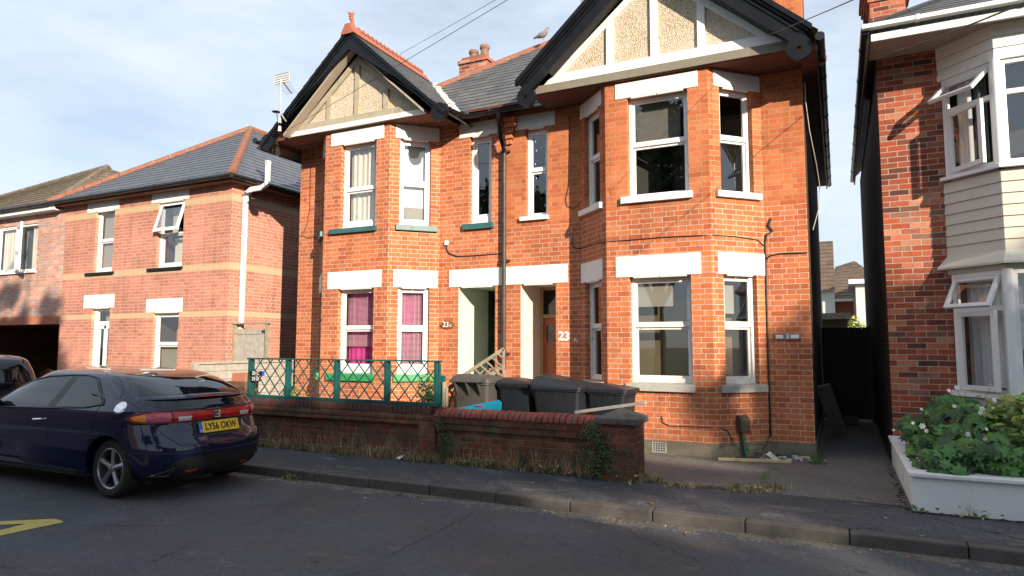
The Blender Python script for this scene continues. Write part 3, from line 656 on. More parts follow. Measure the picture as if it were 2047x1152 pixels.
            # moulding strip above the board
            mb.prism([(cx,by0-.035,zup(cx)-.01),(cx,by0-.035,zup(cx)+.05),(cx+s*(hw+.13),by0-.035,zup(cx+s*(hw+.13))+.05),(cx+s*(hw+.1),by0-.035,zup(cx+s*(hw+.1))-.01)],(0,.11,0))
            mb.prism([(cx,by0-.018,zup(cx)-.075),(cx,by0-.018,zup(cx)-.045),(cx+s*hw,by0-.018,zup(xe)-.045),(cx+s*hw,by0-.018,zup(xe)-.075)],(0,.03,0))
            if right: # deep black verge behind
                mb.prism([(cx,by0-.07,zup(cx)+.04),(cx,by0-.07,zup(cx)+.12),(cx+s*(hw+.16),by0-.07,zup(cx+s*(hw+.16))+.12),(cx+s*(hw+.16),by0-.07,zup(cx+s*(hw+.16))+.04)],(0,.09,0))
            mb.build('bargeboard',H,fixn=True)
        # underside of the verge
        mb=MB().mat('soffit_cream' if not right else 'black_gloss_paint')
        for s in (-1,1): mb.prism([(cx,by1,zp-.32),(cx,by1,zp-.28),(cx+s*(hw-.36),by1,zp-.28-k*(hw-.36)),(cx+s*(hw-.36),by1,zp-.32-k*(hw-.36))],(0,gy-by1-.01,0))
        mb.build('verge_soffit',H,fixn=True)
        # horizontal soffit
        mb=MB().mat('soffit_brown' if not right else 'soffit_dark')
        x0=cx-hw-.02; x1=cx+hw+(.02 if not right else .16)
        nb=6
        for i in range(nb):
            a=gy-.0+(10.0-gy)*i/nb; b=gy+(10.0-gy)*(i+1)/nb-.006
            mb.box((x0,a,zb-.012),(x1,b,zb+.01))
        mb.box((x0,gy,zb+.012),(x1,10.05,zb+.03))
        mb.build('soffit',H)
        # roof planes
        mb=MB().mat('welsh_slate'); yb=11.75; e=hw+.22; dz=.0
        off=.05 if not right else .09
        for s in (-1,1):
            e=hw+(.22 if s==(1 if right else -1) else .10)
            P=[(cx,by0-.05,zp+off-.05),(cx+s*e,by0-.05,zp+off-.05-k*e),(cx+s*e,yb if s*right!=1 else 12.2,zp+off-.05-k*e),(cx,yb,zp+off-.05)]
            slopeplane(mb,P,.19)
        mb.build('gable_roof',H)
        return k
    gable(-7.70,7.24,1.92,5.43,5.53,False)
    gable(-2.26,7.50,1.94,5.42,5.52,True)
    # left gable crest tiles and finial
    mb=MB().mat('terracotta'); y=9.32; zr=7.265; cx=-7.70
    mb.prism([(cx-.12,9.02,zr-.10),(cx+.12,9.02,zr-.10),(cx+.03,9.02,zr+.035),(cx-.03,9.02,zr+.035)],(0,2.5,0))
    while y<11.45:
        n=9; r=.062; c0=(y,zr+.05)
        outer=[(c0[0]+r*math.cos(a),c0[1]+r*math.sin(a)+.012) for a in [math.pi*i/n for i in range(n+1)]]
        inner=[(c0[0]+.022*math.cos(a),c0[1]+.022*math.sin(a)+.012) for a in [math.pi*i/n for i in range(n+1)]]
        for i in range(n):
            (a,b),(c,d),(e_,f_),(g,h_)=outer[i],outer[i+1],inner[i+1],inner[i]
            mb.prism([(cx-.014,a,b),(cx-.014,c,d),(cx-.014,e_,f_),(cx-.014,g,h_)],(.028,0,0))
        mb.box((cx-.014,y-.062,zr+.0),(cx+.014,y+.062,zr+.045)); y+=.128
    mb.build('crest_tiles',H,fixn=True)
    mb=MB().mat('terracotta'); fy=9.14
    mb.prism([(cx-.15,9.0,zr-.12),(cx+.15,9.0,zr-.12),(cx+.05,9.0,zr+.07),(cx-.05,9.0,zr+.07)],(0,.28,0))
    mb.tube([(cx,fy,zr+.05),(cx,fy+.005,zr+.13),(cx,fy-.01,zr+.20),(cx,fy-.03,zr+.27)],[.065,.036,.03,.04],10)
    mb.tube([(cx,fy-.02,zr+.20),(cx-.02,fy-.06,zr+.205)],[.03,.018],8); mb.tube([(cx,fy-.03,zr+.25),(cx-.03,fy-.07,zr+.25)],[.03,.018],8)
    mb.tube([(cx,fy-.03,zr+.27),(cx+.02,fy-.02,zr+.30),(cx+.035,fy,zr+.315)],[.04,.03,.014],8); mb.tube([(cx,fy-.03,zr+.28),(cx-.035,fy-.07,zr+.315)],[.03,.016],8)
    mb.build('finial',H,smooth=True,fixn=True)
    # main hipped roof
    AP=(-5.0,13.0,8.27); AB=(-5.0,17.0,8.27); L0=(-9.95,9.72,5.50); Rr=(-.06,9.72,5.50); LB=(-9.95,17.7,5.5); RB=(-.06,17.7,5.5)
    mb=MB().mat('welsh_slate')
    slopeplane(mb,[L0,Rr,AP],.19); slopeplane(mb,[L0,AP,AB,LB],.19); slopeplane(mb,[Rr,RB,AB,AP],.19); mb.poly([LB,AB,RB]); 
    mb.build('main_roof',H)
    mb=MB().mat('lichen_terracotta')
    def ridge(a,b,r=.085):
        a=Vector(a);b=Vector(b);n=max(1,int((b-a).length/.45))
        for i in range(n):
            p=a+(b-a)*(i/n); q=a+(b-a)*((i+1)/n-.004/ (b-a).length); mb.tube([p,q],[r,r*1.04],10)
    up=Vector((0,0,-.02))
    for a,b in ((L0,AP),(Rr,AP),(AP,AB)): ridge(Vector(a)+up,Vector(b)+up)
    mb.build('hip_tiles',H,smooth=True)
    # mortar fillet in the left valley
    mb=MB().mat('mortar_white'); rr=random.Random(3)
    for i in range(46):
        t=i/45; zz=5.68+1.36*t; x=-7.70+(7.24-zz)/.9; y=9.72+(zz-5.50)/.8445
        s=.045+.035*rr.random(); mb.lathe([(.001,.05*rr.random()+.02),(s,.012),(s*1.5,-.03)],(x+rr.uniform(-.03,.05),y+rr.uniform(-.05,.02),zz+.02),'z',7)
    mb.build('valley_mortar',H,smooth='all')
    # eaves: soffit boards, fascia and gutters
    mb=MB().mat('soffit_dark'); mb.box((-.33,9.1,5.44),(-.12,17.5,5.47)); mb.box((-9.88,9.2,5.47),(-9.65,17.5,5.5)); mb.box((-5.62,9.72,5.60),(-4.42,10.0,5.64)); mb.build('eaves_soffit',H)
    for A_,B_ in (((-.135,9.06,5.36),(-.11,17.5,5.52)),((-9.90,9.12,5.38),(-9.875,17.5,5.52)),((-5.62,9.76,5.51),(-4.42,9.80,5.66)),((-5.84,9.12,5.40),(-5.80,9.8,5.54))): MB().mat('black_gloss_paint').box(A_,B_).build('fascia',H)
    def gutter(pts,name,mat='black_plastic',r=.055):
        mb=MB().mat(mat); P=[Vector(p) for p in pts]
        for a,b in zip(P,P[1:]):
            d=(b-a).normalized(); s=d.cross(Vector((0,0,1))).normalized(); n=8; vs=[]
            for c in (a,b):
                for rr_ in (r,r-.008):
                    for i in range(n+1):
                        t=math.pi*i/n; vs.append(c+s*rr_*math.cos(t)-Vector((0,0,1))*rr_*math.sin(t))
            m_=n+1; fs=[]
            for i in range(n):
                fs+= [(i,i+1,2*m_+i+1,2*m_+i),(m_+i+1,m_+i,3*m_+i,3*m_+i+1)]
            for q in (0,n): fs.append((q,m_+q,3*m_+q,2*m_+q))
            for base in (0,2*m_):
                for i in range(n): fs.append((base+i,base+i+1,base+m_+i+1,base+m_+i))
            mb.add(vs,fs)
            Ln=(b-a).length; k=0.5
            while k<Ln: c=a+d*k; mb.tube([c-d*.02-Vector((0,0,.004)),c+d*.02-Vector((0,0,.004))],r+.006,12); k+=.9
            for c in (a,b): mb.tube([c-d*.012,c+d*.012],r+.002,12)
        return mb.build(name,H if name!='x' else None,fixn=True)
    gutter([(-.075,8.99,5.50),(-.075,17.6,5.50)],'gutter'); gutter([(-9.93,9.05,5.50),(-9.93,17.6,5.50)],'gutter')
    gutter([(-5.66,9.70,5.545),(-4.40,9.70,5.545)],'gutter'); gutter([(-5.70,9.12,5.52),(-5.66,9.70,5.545)],'gutter')
    mb=MB().mat('cast_iron'); X=-5.01
    mb.tube([(X,9.70,5.52),(X,9.73,5.40)],.04,12); mb.mat('black_gloss_paint'); mb.tube([(X,9.74,5.44),(X+.01,9.76,5.10),(X+.02,9.84,4.96),(X+.01,9.90,4.88)],.034,12)
    mb.mat('cast_iron'); mb.tube([(X,9.93,4.90),(X,9.93,.95)],.036,12)
    for z in (4.86,2.98,1.42): mb.tube([(X,9.93,z),(X,9.93,z+.09)],.047,12); mb.box((X-.085,9.95,z+.02),(X+.085,10.0,z+.055))
    mb.build('downpipe',H,smooth=True)
    # chimneys
    def chimney(x0,x1,y0,y1,z0,z1,cap,pots,name='chimney'):
        mb=MB().mat('mottled_dark_red_brick' if x0<-5 else 'orange_red_brick'); mb.box((x0,y0,z0),(x1,y1,z1))
        for i in range(cap): mb.box((x0-.03*(i+1),y0-.03*(i+1),z1+.076*i),(x1+.03*(i+1),y1+.03*(i+1),z1+.074*(i+1)))
        zt=z1+.076*cap
        c=mb.build(name,H)
        mb=MB().mat('lichen_terracotta'); mb.prism([(x0,y0,zt-.01),(x1,y0,zt-.01),(x1-.08,y0,zt+.07),(x0+.08,y0,zt+.07)],(0,y1-y0,0)); mb.build('flaunching',c)
        for (px,py,hh) in pots:
            mb=MB().mat('pot_clay'); mb.lathe([(.10,zt-.02),(.115,zt+.06),(.10,zt+.09),(.09,zt+hh-.1),(.11,zt+hh-.08),(.115,zt+hh-.04),(.10,zt+hh-.02),(.10,zt+hh),(.075,zt+hh),(.07,zt+.1)],(px,py,0),'z',18); mb.build('chimney_pot',c,smooth=True)
        return c
    chimney(-7.36,-6.66,12.35,12.95,5.9,7.80,1,[(-7.16,12.65,.34),(-6.88,12.65,.40)])
    chimney(-.875,-.355,11.9,12.8,5.2,8.9,3,[(-.62,12.1,.4)])
    return H,FR
HOUSE,FR=mh()
def hgutter(parent,pts,mat,r=.055,name='gutter',square=False):
    mb=MB().mat(mat); P=[Vector(p) for p in pts]
    for a,b in zip(P,P[1:]):
        d=(b-a).normalized()
        mb.obox(a-Vector((0,0,r*.5)),b-Vector((0,0,r*.5)),r*2,r*1.1) if square else mb.tube([a-Vector((0,0,.01)),b-Vector((0,0,.01))],r,10)
        k=.6; Ln=(b-a).length
        while k<Ln:
            c=a+d*k
            if square: mb.obox(c-Vector((0,0,r*.5))-d*.02,c-Vector((0,0,r*.5))+d*.02,r*2+.012,r*1.1+.012)
            else: mb.tube([c-d*.02-Vector((0,0,.01)),c+d*.02-Vector((0,0,.01))],r+.007,10)
            k+=1.15
    return mb.build(name,parent,bevel=.004 if square else 0)
def hipline(mb,a,b,r=.09,n=8):
    a=Vector(a);b=Vector(b);N_=max(1,int((b-a).length/.42))
    for i in range(N_): mb.tube([a+(b-a)*(i/N_),a+(b-a)*((i+1)/N_-.003)],[r,r*1.05],n)
# ============================================================ LEFT MODERN BRICK HOUSE
def lh():
    H=thing('brick_house',(-14.5,12,.1),'two-storey modern red brick house with buff brick bands and blue slate hipped roof','house')
    D=10.0; f=WF((-17.47,D),(-11.58,D)); X=lambda x:x+17.47
    ops=[(X(-16.22),X(-15.52),.1,2.46),(X(-13.96),X(-13.10),.95,2.30),(X(-16.25),X(-15.53),3.33,4.85),(X(-13.95),X(-13.08),3.33,4.86)]
    mb=MB().mat('modern_red_brick'); wallseg(mb,f,0,f.L,.1,5.16,ops)
    mb.poly([(-11.58,D,.1),(-11.58,17,.1),(-11.58,17,5.16),(-11.58,D,5.16)]); mb.poly([(-17.47,17,.1),(-17.47,D,.1),(-17.47,D,5.1),(-17.47,17,5.1)]); mb.poly([(-11.58,17,.1),(-17.47,17,.1),(-17.47,17,5.16),(-11.58,17,5.16)])
    mb.build('wall',H)
    for (a,b,z0,z1,n0) in ((-16.54,-15.38,2.47,2.79,(-16.22,-15.52)),(-14.21,-13.0,2.32,2.63,(-13.96,-13.10)),(-16.60,-15.38,4.83,5.08,(-16.25,-15.53)),(-14.19,-12.93,4.85,5.10,(-13.95,-13.08))):
        lintel(H,f,X(a),X(b),z0,z1,n0=(X(n0[0]),X(n0[1])))
    # windows
    w=window(H,f,*ops[2],.08,zt=4.11,bord=.045,bot=.09); sheet(w,f,ops[2][0]+.05,ops[2][1]-.05,3.4,4.8,-.2,'blind_grey'); sill(w,f,X(-16.5),X(-15.45),3.27,3.34,'black_gloss_paint')
    w=window(H,f,*ops[3],.08,zt=4.12,bord=.045,bot=.09,open_top=True,label='white window with its top sash tilted open'); sheet(w,f,ops[3][0]+.16,ops[3][1]-.15,3.5,4.05,-.35,'curtain_cream'); sheet(w,f,ops[3][0]+.05,ops[3][0]+.25,4.15,4.8,-.35,'curtain_cream'); sill(w,f,X(-14.2),X(-13.05),3.27,3.34,'black_gloss_paint')
    # tilted sash
    a,b=ops[3][0]+.02,ops[3][1]-.03; mb=MB().mat('white_upvc'); zt_,zb_=4.83,4.15; fo=lambda z:-.05+(zt_-z)/(zt_-zb_)*.20
    def tb(u0,u1,z0,z1,m='white_upvc',th=.04):
        mb.mat(m); mb.add([f(u,fo(z)+q,z) for q in (0,-th) for (u,z) in ((u0,z0),(u1,z0),(u1,z1),(u0,z1))],[(0,1,2,3),(7,6,5,4),(0,4,5,1),(1,5,6,2),(2,6,7,3),(3,7,4,0)])
    tb(a,a+.07,zb_,zt_); tb(b-.07,b,zb_,zt_); tb(a+.07,b-.07,zt_-.07,zt_); tb(a+.07,b-.07,zb_,zb_+.08); o=mb.build('open_sash',w,bevel=.004)
    mb=MB(); tb(a+.07,b-.07,zb_+.08,zt_-.07,'window_glass',.004); mb.build('pane',w)
    w=window(H,f,ops[1][0],ops[1][1],.95,2.30,.08,zt=1.60,bord=.05,bot=.08); sheet(w,f,ops[1][0]+.05,ops[1][1]-.05,1.0,1.52,-.22,'blind_grey'); sheet(w,f,ops[1][0]+.16,ops[1][0]+.26,1.6,1.95,-.5,'pine_frame','cupboard'); sill(w,f,X(-14.1),X(-13.0),.88,.95,'black_gloss_paint')
    # glazed door
    a,b=ops[0][0],ops[0][1]; mb=MB().mat('white_upvc')
    mb.box((a,-.15,.1),(a+.10,-.08,2.46),f); mb.box((b-.05,-.15,.1),(b,-.08,2.46),f); mb.box((a+.1,-.15,2.40),(b-.05,-.08,2.46),f); mb.box((a+.1,-.15,2.05),(b-.05,-.085,2.15),f)
    mb.box((a+.1,-.14,.1),(a+.19,-.09,2.05),f); mb.box((b-.12,-.14,.1),(b-.05,-.09,2.05),f); mb.box((a+.37,-.14,.1),(a+.45,-.09,2.05),f); mb.box((a+.19,-.14,1.97),(b-.12,-.09,2.05),f); mb.box((a+.19,-.14,.1),(b-.12,-.09,.35),f)
    d=mb.build('door',H,bevel=.004); g=MB().mat('window_glass'); g.poly([f(a+.1,-.12,.35),f(b-.05,-.12,.35),f(b-.05,-.12,2.42),f(a+.1,-.12,2.42)]); g.build('pane',d)
    r=MB().mat('blind_grey'); r.box((a+.1,-.32,.2),(b-.05,-.3,2.42),f); r.build('curtain',d); r=MB().mat('white_upvc'); r.box((b-.17,-.08,1.05),(b-.04,-.04,1.08),f); r.build('handle',d)
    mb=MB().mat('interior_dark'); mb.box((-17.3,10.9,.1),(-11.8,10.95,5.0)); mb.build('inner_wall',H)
    # roof
    AP=(-14.5,13.05,7.58); L0=(-17.75,9.72,5.17); R_=(-11.30,9.72,5.17); RB=(-11.30,17.3,5.17); LB=(-17.75,17.3,5.17); AB=(-14.5,14.0,7.58)
    mb=MB().mat('blue_slate'); slopeplane(mb,[L0,R_,AP],.22); slopeplane(mb,[R_,RB,AB,AP],.22); slopeplane(mb,[L0,AP,AB,LB],.22); slopeplane(mb,[LB,AB,RB],.22); mb.build('roof',H)
    mb=MB().mat('lichen_terracotta'); 
    for a_,b_ in ((R_,AP),(L0,AP),(AP,AB)): hipline(mb,a_,b_)
    mb.build('hip_tiles',H,smooth=True)
    mb=MB().mat('soffit_brown'); mb.box((-17.7,9.78,5.06),(-11.36,10.0,5.09)); mb.box((-11.58,10.0,5.06),(-11.36,17.2,5.09)); mb.box((-17.7,9.77,5.06),(-11.36,9.795,5.16)); mb.box((-11.36,9.77,5.06),(-11.335,17.2,5.16)); mb.build('eaves_soffit',H)
    hgutter(H,[(-17.75,9.70,5.15),(-11.28,9.70,5.15),(-11.28,17.2,5.15)],'black_plastic')
    # white soil pipe up through the eaves
    mb=MB().mat('white_upvc'); mb.tube([(-11.49,10.28,.1),(-11.49,10.28,4.78),(-11.485,10.3,4.88),(-11.42,10.36,4.98),(-11.28,10.48,5.02),(-11.19,10.55,5.10),(-11.17,10.57,5.2),(-11.17,10.57,5.62)],.062,14)
    for z in (3.9,3.0,4.72): mb.tube([(-11.49,10.28,z),(-11.49,10.28,z+.07)],.07,14)
    mb.tube([(-11.17,10.57,5.56),(-11.17,10.57,5.64)],.07,14); mb.build('soil_pipe',H,smooth=True)
    mb=MB().mat('white_upvc'); mb.lathe([(.07,-.3),(.07,.1),(.09,.1),(.09,.14),(.06,.22),(.001,.24)],(-18.0,11.8,6.2),'z',14); mb.build('roof_vent',H,smooth=True)
    return H
lh()
# ============================================================ PINK HOUSE WITH CARRIAGEWAY
def ph():
    H=thing('carriageway_house',(-21,12,.1),'pink and grey brick house over a dark carriage opening at the left edge','house')
    D=10.0; f=WF((-27.0,D),(-17.47,D)); X=lambda x:x+27.0
    mb=MB().mat('pink_grey_brick'); wallseg(mb,f,0,f.L,2.1,5.16,[(X(-20.55),X(-18.66),3.50,4.76)])
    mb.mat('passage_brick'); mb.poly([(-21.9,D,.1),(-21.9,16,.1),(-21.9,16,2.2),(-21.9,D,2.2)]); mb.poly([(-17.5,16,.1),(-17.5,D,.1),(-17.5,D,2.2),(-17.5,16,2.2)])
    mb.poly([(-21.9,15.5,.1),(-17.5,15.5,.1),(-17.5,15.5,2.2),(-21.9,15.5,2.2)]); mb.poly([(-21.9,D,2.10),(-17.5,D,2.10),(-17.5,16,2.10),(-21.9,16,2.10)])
    mb.mat('pink_grey_brick'); mb.poly([(-27,D,.1),(-21.9,D,.1),(-21.9,D,2.1),(-27,D,2.1)]); mb.poly([(-27,17,.1),(-27,D,.1),(-27,D,5.1),(-27,17,5.1)]); mb.poly([(-17.47,17,2.2),(-27,17,2.2),(-27,17,5.1),(-17.47,17,5.1)])
    mb.build('wall',H)
    mb=MB().mat('distant_brick'); x=-21.9
    while x<-17.55: mb.box((x,9.985,2.105),(x+.066,10.01,2.31)); x+=.076
    mb.build('soldier_course',H)
    a,b=X(-20.55),X(-18.66); w=window(H,f,a,(a+b)/2+.0,3.50,4.76,.03,kind='single',bord=.05,bot=.06,label='left light of the white casement window'); sheet(w,f,a+.1,(a+b)/2-.08,3.55,4.7,-.15,'curtain_cream','curtain',.01)
    w2=window(H,f,(a+b)/2,b,3.50,4.76,.03,kind='single',bord=.05,bot=.06,sash=.01,label='right light of the white casement window, standing open'); sheet(w2,f,(a+b)/2+.45,b-.1,3.55,4.7,-.15,'curtain_cream','curtain',.01)
    # open casement, hinged at its left, swung out
    mb=MB(); hx=-19.55; ang=rad(22); dx,dy=math.cos(ang),-math.sin(ang)
    g=WF((hx,D-.02),(hx+dx,D-.02+dy)); wd=.88
    mb.mat('white_upvc'); mb.box((0,-.02,3.50),(.08,.03,4.74),g); mb.box((wd-.08,-.02,3.50),(wd,.03,4.74),g); mb.box((.08,-.02,3.50),(wd-.08,.03,3.59),g); mb.box((.08,-.02,4.65),(wd-.08,.03,4.74),g); mb.build('open_casement',w2,bevel=.004)
    mb=MB().mat('window_glass'); mb.poly([g(.08,0,3.59),g(wd-.08,0,3.59),g(wd-.08,0,4.65),g(.08,0,4.65)]); mb.build('pane',w2)
    mb=MB().mat('white_upvc'); mb.box((a-.04,-.1,3.45),(b+.04,.06,3.50),f); mb.build('sill',w2,bevel=.004)
    AP=(-19.9,12.5,6.98); L0=(-27.2,9.72,5.17); R_=(-16.9,9.74,5.17); 
    mb=MB().mat('concrete_tile'); T=(-27.2,12.5,6.2)
    slopeplane(mb,[(-27.2,9.72,5.12),(-17.75,9.72,5.12),(-17.6,9.9,5.25),AP,(-27.2,12.6,6.55)],.3,.03); slopeplane(mb,[(-17.6,9.9,5.25),(-16.9,14.5,5.6),AP],.3,.03); mb.poly([(-27.2,12.6,6.55),AP,(-16.9,14.5,5.6),(-17.5,17.3,5.1),(-27.2,17.3,5.1)])
    mb.build('roof',H)
    mb=MB().mat('concrete_tile'); hipline(mb,(-17.7,9.85,5.22),AP,.1); hipline(mb,AP,(-27.2,12.6,6.55),.1); mb.build('ridge_tiles',H,smooth=True)
    mb=MB().mat('white_upvc'); mb.box((-27.2,9.76,4.98),(-17.6,9.8,5.13)); mb.box((-27.2,9.8,4.98),(-17.6,10.0,5.0)); mb.build('fascia',H)
    hgutter(H,[(-27.2,9.70,5.14),(-17.76,9.70,5.14)],'black_plastic')
ph()
# house far behind on the left (only its roof shows)
def bgl():
    H=thing('distant_house',(-58,34,0),'distant roof with red ridge and small chimney behind the left houses','house')
    mb=MB().mat('distant_brick').box((-75,30,0),(-52,44,11.8)); mb.build('wall',H)
    mb=MB().mat('blue_slate'); slopeplane(mb,[(-78,29,11.9),(-51,29,11.9),(-56,36,14.6),(-78,36,15.6)],.5); mb.build('roof',H)
    mb=MB().mat('terracotta'); slopeplane(mb,[(-60,29.5,12.6),(-51,29,11.9),(-54,36,14.2),(-58.5,34,14.9)],.5,.05); mb.build('tiled_roof',H)
    mb=MB().mat('distant_white').box((-56.9,33.5,14.0),(-56.1,34.3,15.9)); mb.build('chimney',H)
bgl()
# ============================================================ RIGHT NEIGHBOUR
def nh():
    H=thing('bay_fronted_house',(3,12,.1),'dark mottled red brick house with a white boarded two-storey bay at the right edge','house')
    D=10.0
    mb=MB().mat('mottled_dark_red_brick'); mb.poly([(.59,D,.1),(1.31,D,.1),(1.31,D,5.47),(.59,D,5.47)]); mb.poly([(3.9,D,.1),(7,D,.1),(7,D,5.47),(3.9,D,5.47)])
    mb.mat('dark_side_brick'); mb.poly([(.59,17.6,.1),(.59,D,.1),(.59,D,5.5),(.59,17.6,5.5)]); mb.poly([(7,D,.1),(7,17.6,.1),(7,17.6,5.5),(7,D,5.5)]); mb.poly([(7,17.6,.1),(.59,17.6,.1),(.59,17.6,5.5),(7,17.6,5.5)])
    mb.build('wall',H)
    P=[(1.29,D),(1.80,9.49),(3.40,9.49),(3.91,D)]; F=[WF(P[i],P[i+1]) for i in range(3)]
    cl=F[0].L
    mb=MB().mat('cream_board')
    def band(z0,z1,off,hmat='cream_board',lap=None):
        mb.mat(hmat)
        for i,f in enumerate(F):
            t=math.tan(rad(22.5))*off; a=-(t if i else 0)+(.0 if i else 0); b=f.L+(t if i<2 else 0)
            if i: a=-t
            mb.box((a,-.06,z0),(b,off,z1),f)
    z=2.72; k=0
    while z<3.68:
        for i,f in enumerate(F):
            zt=min(z+.135,3.68); mb.mat('cream_board'); o0,o1=.018,.0
            t0=math.tan(rad(22.5))*o0; a=-t0 if i else 0; b=f.L+(t0 if i<2 else 0)
            mb.prism([(a,o0,z),(a,o1,zt),(a,-.05,zt),(a,-.05,z)],(b-a,0,0),f)
        z+=.137
    mb.build('boarding',H); mb=MB()
    z=.62
    while z<.98:
        for i,f in enumerate(F):
            o0=.018; t0=math.tan(rad(22.5))*o0; a=-t0 if i else 0; b=f.L+(t0 if i<2 else 0); mb.prism([(a,o0,z),(a,0,z+.115),(a,-.05,z+.115),(a,-.05,z)],(b-a,0,0),f)
        z+=.118
    mb.mat('cream_board'); band(.1,.62,-.01); mb.build('boarding',H); mb=MB().mat('cream_board')
    # flared skirt at first floor
    for i,f in enumerate(F):
        o0,o1=.13,.015; t0=math.tan(rad(22.5))*o0; t1=math.tan(rad(22.5))*o1
        A=-t0 if i else -.05; B=f.L+(t0 if i<2 else .05)
        mb.add([f(A,o0,2.585),f(B,o0,2.585),f(f.L+(t1 if i<2 else 0),o1,2.73),f(-t1 if i else 0,o1,2.73),f(A,o0,2.56),f(B,o0,2.56),f(B,-.05,2.56),f(A,-.05,2.56)],[(0,1,2,3),(4,5,1,0),(4,7,6,5),(0,3,7,4),(1,5,6,2)])
    mb.build('flared_skirt',H)
    mb=MB()
    band(5.10,5.16,.012,'white_paint'); band(5.165,5.30,.024,'white_paint'); band(5.305,5.46,.032,'white_paint'); band(5.02,5.095,.03,'white_paint'); mb.build('bay_frieze',H,bevel=.003)
    for nm,q_ in (('bay_moulding',(2.50,2.56,.02,'cream_board')),('bay_sill',(3.70,3.745,.075,'white_upvc')),('bay_sill',(.985,1.03,.075,'white_upvc'))):
        mb=MB(); band(*q_); mb.build(nm,H,bevel=.003)
    # windows of the bay
    def bayw(f,u0,u1,z0,z1,zt,left_open=False,lab=None,transom=True):
        mb=MB().mat('white_upvc'); b_=.055
        mb.box((u0,-.07,z0),(u0+b_,.0,z1),f); mb.box((u1-b_,-.07,z0),(u1,.0,z1),f); mb.box((u0+b_,-.07,z1-b_),(u1-b_,.0,z1),f); mb.box((u0+b_,-.07,z0),(u1-b_,.0,z0+b_),f)
        if transom: mb.box((u0+b_,-.07,zt-.03),(u1-b_,.0,zt+.03),f)
        o=mb.build('window',H,bevel=.004)
        if lab: o['label']=lab
        A,B=u0+b_,u1-b_
        if left_open:
            # top vent hinged at its top, bottom casement hinged at left: both standing open
            mb=MB().mat('white_upvc'); L_=z1-b_-zt; 
            def plate(fn,a,b,c,d,th=.045,t=.05,inner=True):
                def bx(a,b,c,d): mb.add([fn(p,q,0) for p,q in ((a,c),(b,c),(b,d),(a,d))]+[fn(p,q,-th) for p,q in ((a,c),(b,c),(b,d),(a,d))],[(0,1,2,3),(7,6,5,4),(0,4,5,1),(1,5,6,2),(2,6,7,3),(3,7,4,0)])
                bx(a,a+t,c,d); bx(b-t,b,c,d); bx(a+t,b-t,c,c+t); bx(a+t,b-t,d-t,d)
            an=left_open[0]; h=L_+.03
            fn=lambda u,v,q:f(u,.01+math.sin(an)*(h-v)+q*math.cos(an),z1-b_+.0-math.cos(an)*(h-v)+q*math.sin(an)*1)
            plate(fn,A-.02,B+.0,0,h); mb.build('open_vent',o,bevel=.004)
            mb=MB().mat('window_glass'); mb.poly([fn(A+.03,.05,-.02),fn(B-.05,.05,-.02),fn(B-.05,h-.05,-.02),fn(A+.03,h-.05,-.02)]); mb.build('pane',o)
            an2=left_open[1]; W_=B-A
            fn2=lambda u,v,q:f(A+math.cos(an2)*u-q*math.sin(an2),.01+math.sin(an2)*u+q*math.cos(an2),v)
            mb=MB().mat('white_upvc'); plate(fn2,0,W_,z0+b_-.02,zt-.03,t=.06); mb.build('open_casement',o,bevel=.004)
            mb=MB().mat('window_glass'); mb.poly([fn2(.06,z0+.1,-.02),fn2(W_-.06,z0+.1,-.02),fn2(W_-.06,zt-.1,-.02),fn2(.06,zt-.1,-.02)]); mb.build('pane',o)
        else:
            mb=MB().mat('window_glass'); mb.poly([f(A,-.04,z0+b_),f(B,-.04,z0+b_),f(B,-.04,z1-b_),f(A,-.04,z1-b_)]); mb.build('pane',o)
        return o
    w=bayw(F[0],.03,cl-.03,3.75,5.02,4.60,(rad(48),rad(14)),'first-floor side window with its vent and casement open')
    sheet(w,F[0],.10,.30,3.8,4.95,-.16,'blind_white','curtain',.02); sheet(w,F[0],.30,.46,3.8,4.95,-.2,'curtain_dark','patterned_curtain',.02)
    w=bayw(F[0],.03,cl-.03,1.03,2.50,2.05,(rad(30),rad(12)),'ground-floor side window with its vent and casement open')
    sheet(w,F[0],.08,.62,1.1,2.4,-.18,'blind_white','curtain',.02)
    w=bayw(F[1],.04,F[1].L/2,3.75,5.02,4.62); w=bayw(F[1],F[1].L/2,F[1].L-.04,3.75,5.02,4.62)
    w=bayw(F[1],.04,F[1].L/2,1.03,2.50,2.05); sheet(w,F[1],.1,.75,1.1,2.4,-.25,'curtain_dark','curtain',.02); w=bayw(F[1],F[1].L/2,F[1].L-.04,1.03,2.50,2.05)
    for z0,z1 in ((3.75,5.02),(1.03,2.50)): bayw(F[2],.03,cl-.03,z0,z1,z0+.85)
    mb=MB().mat('white_upvc')
    for x in (P[1],P[2]):
        for z0,z1 in ((3.745,5.02),(1.03,2.50)): MB().mat('white_upvc').tube([(x[0],x[1]+.0,z0),(x[0],x[1]+.0,z1)],.055,12).build('corner_post',H,smooth=True)
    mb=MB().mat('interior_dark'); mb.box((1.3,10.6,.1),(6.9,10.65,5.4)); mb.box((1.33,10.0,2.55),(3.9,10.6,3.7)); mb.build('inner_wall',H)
    # eaves
    mb=MB().mat('soffit_cream')
    for i in range(5): mb.box((.50,9.26+i*.148,5.462),(7.1,9.26+i*.148+.143,5.478))
    mb.box((.47,9.26,5.48),(7.1,10.05,5.49)); mb.build('soffit',H)
    mb=MB().mat('white_paint'); mb.box((.50,9.22,5.405),(7.1,9.255,5.50)); mb.build('fascia',H,bevel=.004)
    mb=MB().mat('grey_fascia'); mb.box((.46,9.26,5.42),(.485,17.6,5.52)); mb.build('side_fascia',H)
    hgutter(H,[(.40,9.17,5.60),(7.1,9.17,5.60)],'white_upvc',.05,square=True); hgutter(H,[(.435,9.2,5.56),(.435,17.7,5.56)],'black_plastic',.05)
